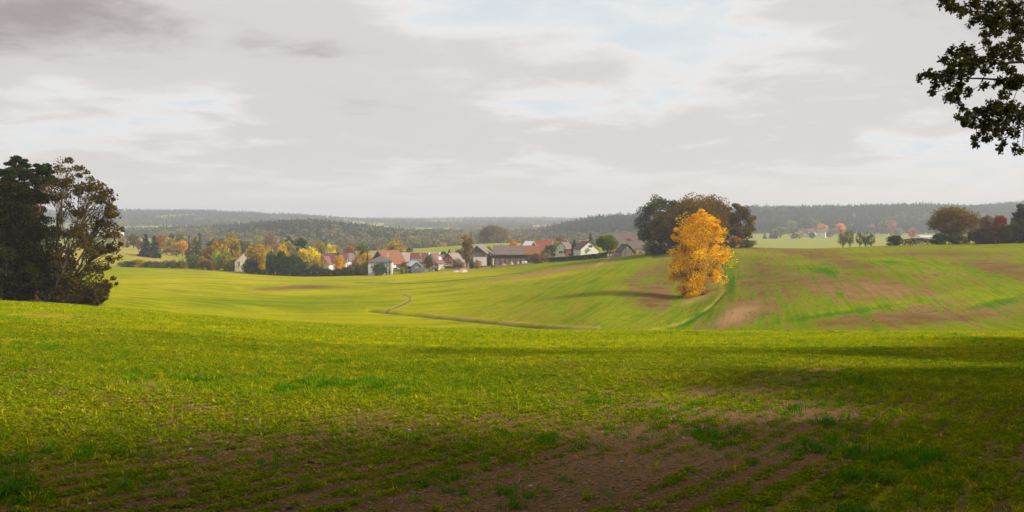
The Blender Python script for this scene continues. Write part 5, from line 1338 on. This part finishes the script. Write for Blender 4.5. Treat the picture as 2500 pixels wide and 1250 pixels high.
    mains = {0: [(2420, 193), (2350, 192), (2290, 190), (2250, 185)], 1: [(2450, 155), (2390, 150), (2340, 135)], 2: [(2430, 30), (2350, 25), (2310, 12)], 3: [(2440, 275), (2390, 280), (2350, 285)]}
    nodes = []
    for k_, lst in mains.items():
        pr_ = hub_pts[k_]; rad = .040
        for (hx, hy) in lst:
            Yd = Y0 + r.normal() * .2; e = np.array([X(hx, Yd) - x0, Yd - y0, ZP(hy, Yd) - zb_])
            parts.append(tube(bez(pr_, (pr_ + e) / 2 + r.normal(size=3) * .05, e, 5), np.linspace(rad, rad * .62, 5), 5)); rad *= .62
            for t in (.3, .65, 1.0): nodes.append((pr_ + (e - pr_) * t, rad))
            pr_ = e
    for k_ in range(4): nodes.append((hub_pts[k_], .04))
    for c in C[:nv]:
        c = np.array(c); dd = [np.linalg.norm(c - q) + (0.15 if q[0] < c[0] else 0) for q, _ in nodes]; j = int(np.argmin(dd)); q, rad = nodes[j]
        parts.append(tube(bez(q, (q + c) / 2 + r.normal(size=3) * .09, c, 5), np.linspace(.012, .005, 5), 4))
        for _ in range(0):
            e = c + r.normal(size=3) * np.array([.11, .2, .10]); parts.append(tube(bez(c * .8 + q * .2, (c + e) / 2 + r.normal(size=3) * .04, e, 4), np.linspace(.006, .002, 4), 3))
    for cv, rd in SPR: parts.append(tube(cv, np.linspace(rd, rd * .4, 5), 3))
    for c in C[nv:]:
        c = np.array(c); p0 = np.array([.2 + 2.2 * min(c[2], 13) / 14, 0, min(max(c[2] * .6, 2.5), 13)])
        parts.append(tube(bez(p0, (p0 + c) / 2 + r.normal(size=3) * .4, c, 5), np.linspace(.12, .02, 5), 4))
    Vt, Qt = join(parts); tm = mesh_np('oak_limbs', Vt, Qt, smooth=True)
    e = bpy.data.objects.new('oak_tree', None); col.objects.link(e); e.location = (x0, y0, zb_)
    e['label'] = 'oak reaching in from the top right with dark leafy branches against the sky'; e['category'] = 'oak'
    link('trunk', tm, simple_mat('dark_oak_bark', (.018, .014, .011), (.045, .035, .028), 5, (1, 1, .3)), e)
    c = link('crown', cm, MLEAF, e, kind='stuff'); c.color = (.050, .045, .012, 1)
overhang()
# unseen oaks added to shade the near field from the right and from behind
def edge_tree(i, x, y, H, R, base, K=130, per=110, leaf=.42, dark=(.05, .05, .015)):
    zb_ = zgs(x, y)
    tm, cm = deciduous('edge%d' % i, 200 + i, H, R, base, K, per, leaf, wiggle=.25, clump=.32, twigs=False, trunk_r=.35)
    e = bpy.data.objects.new('oak_tree', None); col.objects.link(e); e.location = (x, y, zb_)
    e['label'] = 'tall oak added out of view to shade the near field' if H > 8 else 'low bushy oak added out of view to shade the near right'; e['category'] = 'oak'; e['group'] = 'oaks added out of view to shade the near field' if H > 8 else 'low bushy oaks added out of view to shade the near right'
    link('trunk', tm, MBARK, e); c = link('crown', cm, MLEAF, e, kind='stuff'); c.color = (*dark, 1)
for i, (x_, y_, H_, R_, b_) in enumerate([(16.5, 3.5, 8.5, 4, .6), (13.5, -1.5, 13.5, 6.5, .6), (25, -2, 17, 6.5, 1), (11, -9, 15, 6.5, 1.5), (23, -8, 17, 7, 1.5), (30, 9, 13, 6, .6), (21.5, 7.5, 9, 4, .5), (40, 19, 8.5, 5, .4), (1, -4.5, 15, 8, 4.5), (-9, -5, 15, 7.5, 3.5), (-18, 1, 13, 5, 1.0), (10, 6, 5.5, 2.8, -.6), (13.8, 12, 6.2, 3.3, -.6), (19.8, 19, 6.5, 3.6, -.6), (26.5, 27, 6, 4, -.6), (8.5, 1, 7, 2.6, -.6)]):
    edge_tree(i, x_, y_, H_, R_, b_)

# ---------------------------------------------------------------- scattered cover: instanced with geometry nodes
LIB = bpy.data.collections.new('plant_library')
def scatter(name, P, rotz, scl, meshes, materials, kind='stuff', tilt=None):
    """P (n,3), scl (n,3): points carrying rotation, size and a choice of plant"""
    n = len(P); me = bpy.data.meshes.new(name); me.vertices.add(n); me.vertices.foreach_set('co', P.astype(np.float32).ravel())
    a = me.attributes.new('rot', 'FLOAT_VECTOR', 'POINT')
    R_ = np.zeros((n, 3), np.float32); R_[:, 2] = rotz
    if tilt is not None: R_[:, :2] = tilt
    a.data.foreach_set('vector', R_.ravel())
    a = me.attributes.new('scl', 'FLOAT_VECTOR', 'POINT'); a.data.foreach_set('vector', scl.astype(np.float32).ravel())
    a = me.attributes.new('pick', 'INT', 'POINT'); a.data.foreach_set('value', rng.integers(0, len(meshes), n).astype(np.int32))
    o = link(name, me, None, kind=kind)
    c = bpy.data.collections.new(name + '_kinds')
    for i, m_ in enumerate(meshes):
        if not m_.materials: m_.materials.append(materials[i] if isinstance(materials, list) else materials)
        so = bpy.data.objects.new('%s_kind' % name, m_); c.objects.link(so)
    g = bpy.data.node_groups.new(name, 'GeometryNodeTree')
    g.interface.new_socket('Geometry', in_out='INPUT', socket_type='NodeSocketGeometry'); g.interface.new_socket('Geometry', in_out='OUTPUT', socket_type='NodeSocketGeometry')
    gi = g.nodes.new('NodeGroupInput'); go = g.nodes.new('NodeGroupOutput')
    ip = g.nodes.new('GeometryNodeInstanceOnPoints'); ci = g.nodes.new('GeometryNodeCollectionInfo')
    ci.inputs['Collection'].default_value = c; ci.inputs['Separate Children'].default_value = True; ci.inputs['Reset Children'].default_value = True
    ip.inputs['Pick Instance'].default_value = True
    def at(nm, ty):
        q = g.nodes.new('GeometryNodeInputNamedAttribute'); q.data_type = ty; q.inputs[0].default_value = nm; return q.outputs[0]
    L = g.links
    L.new(gi.outputs[0], ip.inputs['Points']); L.new(ci.outputs[0], ip.inputs['Instance'])
    L.new(at('pick', 'INT'), ip.inputs['Instance Index'])
    e2r = g.nodes.new('FunctionNodeEulerToRotation'); L.new(at('rot', 'FLOAT_VECTOR'), e2r.inputs[0]); L.new(e2r.outputs[0], ip.inputs['Rotation'])
    L.new(at('scl', 'FLOAT_VECTOR'), ip.inputs['Scale']); L.new(ip.outputs[0], go.inputs[0])
    md = o.modifiers.new('scatter', 'NODES'); md.node_group = g
    return o
# woods on the hills
def blob_tree(seed, H=10, R=4, n=70, leaf=2.1, conic=False):
    r = np.random.default_rng(seed)
    if conic:
        z = r.random(n) ** .8; rr = (1 - z) ** .8 * R * (.6 + .5 * r.random(n)); a = r.random(n) * 6.283
        C = np.stack([np.cos(a) * rr, np.sin(a) * rr, .8 + z * (H - .8)], 1); s_ = leaf * (.55 + .6 * (1 - z))
        V, Q = leaf_quads(C, s_, r, 1.5, droop=.5)
    else:
        d = r.normal(size=(n, 3)); d /= np.linalg.norm(d, axis=1)[:, None]; d *= (.72 + .32 * r.random(n))[:, None]
        C = np.stack([d[:, 0] * R, d[:, 1] * R, H * .55 + d[:, 2] * H * .45], 1); V, Q = leaf_quads(C, leaf * (.7 + .6 * r.random(n)), r, 1.2)
    tn = np.clip(.5 + r.normal(size=n) * .2, 0, 1)
    tv, tf = tube(np.array([[0, 0, -1], [0, 0, H * .6]]), [.25, .12], 4)
    nV = len(V); V = np.concatenate([V, tv]); Q = np.concatenate([Q, tf + nV])
    return mesh_np('forest_tree', V, Q, dict(tint=np.concatenate([np.repeat(tn, 4), np.zeros(len(tv))])))
m_con = leaf_material('conifer_wood', .15, .03, .5, 1.4, zone=.012, ramp=[(0, (.020, .034, .014)), (.5, (.035, .05, .022)), (.85, (.05, .06, .028)), (1, (.11, .075, .035))])
m_mix = leaf_material('mixed_wood', .35, .04, .55, 1.4, zone=.014, ramp=[(0, (.05, .065, .022)), (.35, (.11, .12, .035)), (.55, (.21, .19, .055)), (.72, (.18, .125, .05)), (.9, (.36, .25, .06)), (1, (.10, .12, .035))])
def wood_points():
    pts = []
    for (Y0, Y1, sp) in ((900, 1400, 6.8), (1400, 2300, 7.4), (2300, 3200, 11), (3200, 4500, 16), (4500, 6000, 24)):
        xm = .80 * Y1
        nx = int(2 * xm / sp); ny = int((Y1 - Y0) / sp)
        gx, gy = np.meshgrid(np.linspace(-xm, xm, nx), np.linspace(Y0, Y1, ny))
        gx = gx.ravel() + (rng.random(nx * ny) - .5) * sp * .95; gy = gy.ravel() + (rng.random(nx * ny) - .5) * sp * .95
        ok = np.abs(gx) < .66 * gy + 40
        gx, gy = gx[ok], gy[ok]
        f = forest_density(gx, gy); ok = rng.random(len(gx)) < f
        gx, gy = gx[ok], gy[ok]
        # only slopes that can be seen: skip what dips far behind a crest
        pts.append(np.stack([gx, gy, np.full(len(gx), sp)], 1))
    return np.concatenate(pts)
WP = wood_points()
wx, wy, wsp = WP[:, 0], WP[:, 1], WP[:, 2]
wpx, wY, _ = polar(wx, wy)
wz = zg(wx, wy)
# cull trees hidden by the land in front
vis_row = np.ones(len(wx), bool)
Ys_ = np.exp(np.linspace(math.log(300), math.log(6000), 260))
pxg = np.arange(-500, 3000, 10.0)
G_ = np.array([zg(X(p, Ys_), Ys_) for p in pxg]); E_ = (G_ - EYE) / Ys_[None]; Emax = np.maximum.accumulate(E_, axis=1)
ii = np.clip(((wpx + 500) / 10).astype(int), 0, len(pxg) - 1); jj = np.clip(np.searchsorted(Ys_, wy * .985), 0, len(Ys_) - 1)
vis_row = (wz + 20 - EYE) / wy > Emax[ii, jj] - .001
wx, wy, wz, wpx, wsp = wx[vis_row], wy[vis_row], wz[vis_row], wpx[vis_row], wsp[vis_row]
ncon = fbm(wx / 130, wy / 130, 61, 3)
elev = wz
con_bias = .30 * sstep(wz, -24, -12) + .12 * (wy > 1380) * (wpx > 1780) - .25 * (wy < 1050) - .05 * (wy > 2300)
con = (ncon + con_bias + .12 * rng.normal(size=len(wx))) > .56
# autumn broadleaf belt along the feet of the woods
con = con & ~((wz < -26) & (rng.random(len(wx)) < .8))
sz_ = (.72 + .75 * rng.random(len(wx)) ** 1.3) * (wsp / 8.0) ** .75
print('forest trees', len(wx), 'conifers', con.sum())
cm_ = [blob_tree(300 + i, 14, 2.7, 46, 2.0, True) for i in range(4)]
bm_ = [blob_tree(310 + i, 11, 4.6, 64, 2.3) for i in range(5)]
def sc3(s_, hz): return np.stack([s_, s_, s_ * hz], 1)
for nm, sel, ms_, mt in (('conifer_forest', con, cm_, m_con), ('mixed_forest', ~con, bm_, m_mix)):
    P = np.stack([wx[sel], wy[sel], wz[sel] - .3], 1); n = len(P)
    o = scatter(nm, P, rng.random(n) * 6.28, sc3(sz_[sel] * (1.0 if nm[0] == 'c' else .95), (.72 + .30 * rng.random(n) ** 2) * (.9 if nm[0] == 'c' else 1) / np.maximum(1, wsp[sel] / 8.0) ** .62), ms_, mt)
# grass of the near field
def blade_tuft(seed, nb, h, spread, wd):
    r = np.random.default_rng(seed); V = []; Q = []; T_ = []
    for b in range(nb):
        a = r.random() * 6.283; p0 = np.array([r.normal() * spread * .35, r.normal() * spread * .35, -.01]); hh = h * (.5 + .7 * r.random()); ln = hh * (.15 + .75 * r.random())
        d = np.array([math.cos(a), math.sin(a), 0]); s_ = np.array([-d[1], d[0], 0]) * wd * (.7 + .6 * r.random())
        i0 = len(V)
        for t, w in ((0, .8), (.45, 1), (.8, .7)):
            c = p0 + d * ln * t ** 1.8 + np.array([0, 0, hh * (t - .25 * t ** 3)]); V += [c - s_ * w, c + s_ * w]
        tip = p0 + d * ln + np.array([0, 0, hh * .78]); V += [tip, tip + s_ * .1]
        for k_ in range(3): Q.append((i0 + 2 * k_, i0 + 2 * k_ + 1, i0 + 2 * k_ + 3, i0 + 2 * k_ + 2))
        T_ += [min(1, max(0, .45 + r.normal() * .2 + (.5 if r.random() < .12 else 0)))] * 8
    return mesh_np('grass_tuft', np.array(V), np.array(Q), dict(tint=np.array(T_)))
def weed(seed, n=26, R=.05, leaf=.014):
    r = np.random.default_rng(seed); a = r.random(n) * 6.283; rr = R * r.random(n) ** .6
    C = np.stack([np.cos(a) * rr, np.sin(a) * rr, .006 + .030 * r.random(n) * (1 - rr / R * .6)], 1); V, Q = leaf_quads(C, leaf * (.6 + .8 * r.random(n)), r, 1.5, flat=.75)
    return mesh_np('weed', V, Q, dict(tint=np.repeat(np.clip(.5 + r.normal(size=n) * .2, 0, 1), 4)))
m_grass = leaf_material('grass_blades', .45, .05, .6, 1.5, ramp=[(0, (.12, .23, .006)), (.4, (.22, .31, .008)), (.7, (.42, .40, .010)), (1, (.62, .46, .03))])
m_dgrass = leaf_material('lush_grass_blades', .4, .04, .6, 1.4, ramp=[(0, (.045, .155, .005)), (.6, (.085, .225, .006)), (1, (.17, .27, .010))])
m_weed = leaf_material('weed_leaves', .35, .04, .6, 1.4, ramp=[(0, (.09, .155, .005)), (.5, (.20, .25, .007)), (1, (.33, .30, .012))])
m_clod = simple_mat('clods', (.11, .064, .026), (.33, .21, .105), 20, bump=.5)
tufts = [blade_tuft(400 + i, 11, .092, .07, .0030) for i in range(6)]
dtufts = [blade_tuft(410 + i, 15, .11, .09, .0034) for i in range(5)]
weeds = [weed(420 + i) for i in range(5)]
def field_masks(x, y):
    """soil and lush values looked up from the same survey as the ground's colour"""
    return near_lookup(x, y)
# lookup tables rebuilt on a regular grid from the ground mesh values
gx_ = np.asarray(GI['px']); gpy = np.asarray(GI['py'])
def fg_masks(x, y):
    z = zg(x, y); px = 1250 + F * x / y; py = HOR - (z - EYE) / y * F
    def G(cx_, cy_, sx, sy, ang=0.0):
        dx = px - cx_; dy = py - cy_; c, s = math.cos(math.radians(ang)), math.sin(math.radians(ang)); u = dx * c + dy * s; v = -dx * s + dy * c
        return np.exp(-(u / sx) ** 2 - (v / sy) ** 2)
    fsoil = 0.20 + .12 * sstep(py, 840, 900) * (px > 350) * (px < 2100) + .20 * sstep(py, 930, 1120) + 0.42 * G(1650, 1090, 520, 110, -14) + 0.34 * G(1250, 1240, 500, 70, -10) + 0.28 * G(1900, 930, 400, 22, -9)
    fsoil += 0.22 * G(170, 950, 220, 38, 14) + 0.30 * G(120, 770, 110, 11, 5) + 0.25 * G(240, 785, 60, 9, 5) + 0.22 * G(1080, 828, 200, 6, 4)
    fsoil += 0.15 * G(640, 1090, 400, 60, -5) + .15 * G(420, 830, 260, 5, 9)
    fsoil -= 0.50 * G(850, 930, 330, 50, 4) + 0.35 * G(2150, 1180, 330, 90, -20) + .35 * G(2250, 900, 260, 40, -6) + .30 * G(1700, 835, 900, 22, 0)
    fl = 0.85 * G(900, 940, 300, 38, 0) + .6 * G(2300, 890, 260, 36) + .35 * G(650, 860, 260, 22, 8) + .3 * G(90, 860, 150, 40, 10) + .45 * G(2050, 1060, 200, 50) + .8 * G(1110, 995, 50, 12) + .6 * G(2150, 1200, 280, 80, -20)
    return fsoil, fl, z, px, py
def rowmod(x, y):
    v = x * 7.5 / 9.07 - y * 5.1 / 9.07; u = (x * 5.1 + y * 7.5) / 9.07     # across and along the drill rows
    v = v + (fbm(u * .35, v * .5, 70, 2) - .5) * .22
    row = .5 + .5 * np.cos(v * 2 * math.pi / .27)
    return .62 * row + .38 * vnoise(v * 4.0, u * 1.6, 71) + .35 * (fbm(x * .5, y * .5, 72, 3) - .5)
def sprinkle(n, Ymin, Ymax, power):
    u = rng.random(n); y = (Ymin ** power + u * (Ymax ** power - Ymin ** power)) ** (1 / power)
    x = (rng.random(n) * 2 - 1) * (.66 * y + .6); return x, y
# low weeds and moss that follow the rows
x, y = sprinkle(230000, 3.6, 26, 1.0)
fs, fl, z, px, py = fg_masks(x, y)
pr = np.clip(1.1 - fs * .95, .30, 1) * sstep(rowmod(x, y) + .9 * (fbm(x * 1.3, y * 1.3, 73, 3) - .5) - .55 * (fs - .35), .22, .72)
ok = rng.random(len(x)) < pr
P = np.stack([x[ok], y[ok], z[ok]], 1); n = len(P); s_ = (.35 + .8 * rng.random(n) ** 1.4) * (1 + .03 * y[ok])
scatter('ground_weeds', P, rng.random(n) * 6.28, sc3(s_, .9), weeds, m_weed); print('weeds', n)
# sparse cereal blades everywhere
x, y = sprinkle(300000, 3.6, 70, .75)
fs, fl, z, px, py = fg_masks(x, y)
cl = fbm(x * .9, y * .9, 75, 3)
pr = np.clip(.85 - fs * 1.3 + (cl - .5) * 2.6, .04, 1) * (.25 + .75 * sstep(rowmod(x, y), .3, .6)) 
pr = np.where(y < 12, pr * .30, pr) * (.55 + .45 * sstep(y, 12, 30))
ok = rng.random(len(x)) < pr
P = np.stack([x[ok], y[ok], z[ok]], 1); n = len(P); s_ = (.45 + .55 * rng.random(n)) * (1 + .012 * y[ok])
scatter('grass', P, rng.random(n) * 6.28, sc3(s_, .8 + .4 * rng.random(n)), tufts, m_grass); print('grass', n)
# lush darker clumps
x, y = sprinkle(150000, 3.6, 75, .8)
fs, fl, z, px, py = fg_masks(x, y)
cl = fbm(x * .55, y * .55, 77, 3) ; cl2 = fbm(x * 2.5, y * 2.5, 79, 2)
pr = sstep(fl * .8 + (cl - .5) * 1.5 + (cl2 - .5) * 1.5, .22, 1.05)
ok = rng.random(len(x)) < pr
P = np.stack([x[ok], y[ok], z[ok]], 1); n = len(P); s_ = (.30 + .9 * rng.random(n) ** 1.5) * (.7 + .5 * pr[ok]) * (1 + .006 * y[ok])
scatter('lush_grass', P, rng.random(n) * 6.28, sc3(s_, .8 + .5 * rng.random(n)), dtufts, m_dgrass); print('lush', n)
# clods of soil and small stones
def clod(seed):
    r = np.random.default_rng(seed); V = np.array([(-1, -1, -1), (1, -1, -1), (1, 1, -1), (-1, 1, -1), (-1, -1, 1), (1, -1, 1), (1, 1, 1), (-1, 1, 1)], float) * .5
    V += r.normal(size=V.shape) * .16; V[4:, :2] *= .6; V[:, 2] *= .6
    return mesh_np('clod', V, np.array([(3, 2, 1, 0), (4, 5, 6, 7), (0, 1, 5, 4), (1, 2, 6, 5), (2, 3, 7, 6), (3, 0, 4, 7)]), dict(tint=np.full(8, .5)), smooth=True)
x, y = sprinkle(150000, 3.6, 22, 1.0)
fs, fl, z, px, py = fg_masks(x, y)
ok = rng.random(len(x)) < np.clip(fs * 1.6 - .1, .04, 1)
P = np.stack([x[ok], y[ok], z[ok]], 1); n = len(P); s_ = .010 + .034 * rng.random(n) ** 3
scatter('soil_clods', P, rng.random(n) * 6.28, sc3(s_, .8), [clod(500 + i) for i in range(5)], m_clod)
# fallen leaves
x, y = sprinkle(700, 3.8, 16, 1.2); z = zg(x, y)
lv, lq = leaf_quads(np.zeros((1, 3)), np.array([.03]), np.random.default_rng(3), 1.6, flat=.8)
scatter('fallen_leaves', np.stack([x, y, z + .02], 1), rng.random(700) * 6.28, sc3(.6 + .6 * rng.random(700), 1.0), [mesh_np('fallen_leaf', lv, lq, dict(tint=np.full(4, .5)))], leaf_material('fallen_leaf', .2, .05, .6, 1.3, ramp=[(0, (.30, .13, .05)), (.6, (.45, .30, .16)), (1, (.20, .09, .04))]))
# dead stalks, twigs and darker lumps lying on the near field
def stalk(seed):
    r = np.random.default_rng(seed); P = [np.array([0, 0, 0.])]
    d = np.array([1, 0, .35 * r.random()])
    for _ in range(4): d = d + r.normal(size=3) * .28; P.append(P[-1] + d / np.linalg.norm(d) * .06)
    parts = [tube(np.array(P), np.linspace(.004, .0015, 5), 4)]
    for k_ in (1, 2, 3): e = P[k_] + r.normal(size=3) * .05; e[2] = abs(e[2]); parts.append(tube(np.array([P[k_], (P[k_] + e) / 2 + .005, e]), [.0025, .002, .001], 3))
    v, f = join(parts); return mesh_np('dead_stalk', v, f)
x, y = sprinkle(900, 3.8, 24, 1.1); z = zg(x, y)
scatter('dead_stalks', np.stack([x, y, z + .012], 1), rng.random(900) * 6.28, sc3(.3 + .5 * rng.random(900), 1.0), [stalk(600 + i) for i in range(6)], simple_mat('dead_stalk', (.16, .11, .06), (.38, .29, .16), 9))
x, y = sprinkle(420, 4.0, 40, 1.0); z = zg(x, y)
scatter('dark_lumps', np.stack([x, y, z], 1), rng.random(420) * 6.28, sc3(.035 + .07 * rng.random(420) ** 2, .9), [clod(520 + i) for i in range(5)], simple_mat('dark_lump', (.03, .02, .012), (.09, .055, .03), 14, bump=.6))
x, y = sprinkle(500, 4.0, 30, 1.0); z = zg(x, y)
scatter('pale_stones', np.stack([x, y, z + .004], 1), rng.random(500) * 6.28, sc3(.012 + .022 * rng.random(500) ** 2, .7), [clod(530 + i) for i in range(4)], simple_mat('pale_stone', (.34, .30, .26), (.5, .46, .40), 9))
# tussocks on the slopes beyond
x = (rng.random(260000) * 2 - 1) * 170; y = 95 + 190 * rng.random(260000)
px, Yy, _ = polar(x, y); z = zg(x, y); py = HOR - (z - EYE) / y * F
def GG(cx_, cy_, sx, sy): return np.exp(-((px - cx_) / sx) ** 2 - ((py - cy_) / sy) ** 2)
dn = .95 * GG(2015, 665, 70, 16) + .7 * GG(2170, 640, 80, 9) + .6 * GG(2400, 665, 110, 10) + .7 * GG(2050, 765, 300, 14) + .6 * GG(1900, 690, 120, 30) + .5 * GG(1785, 690, 14, 60) + .5 * GG(1690, 780, 60, 14)
ok = (rng.random(len(x)) < dn * sstep(fbm(x / 4, y / 4, 81, 3), .45, .62)) & (np.abs(px - 1250) < 1350)
P = np.stack([x[ok], y[ok], z[ok]], 1); n = len(P)
scatter('tussock_grass', P, rng.random(n) * 6.28, sc3(1.3 + 1.5 * rng.random(n), .75), [m_.copy() for m_ in dtufts], leaf_material('tussock_blades', .4, .04, .6, 1.3, ramp=[(0, (.04, .14, .006)), (1, (.09, .20, .008))])); print('tussocks', n)

# ---------------------------------------------------------------- haze
zt = 95.0; zbm = float(min(np.min([v.co.z for v in list(bpy.data.meshes['ground'].vertices)[::97]]), -40)) - 3
hz = part('haze', box(-6900, 6900, -6900, 6900, zbm, zt), None); hz['kind'] = 'stuff'
m, t, out = mat('haze'); pv = t.nodes.new('ShaderNodeVolumePrincipled')
pv.inputs['Color'].default_value = (.83, .895, .98, 1); pv.inputs['Density'].default_value = 0.00024; pv.inputs['Anisotropy'].default_value = 0.15
t.links.new(pv.outputs[0], out.inputs['Volume']); m.cycles.homogeneous_volume = True
hz.data.materials.clear(); hz.data.materials.append(m)
print('script', _t.time() - _t0)
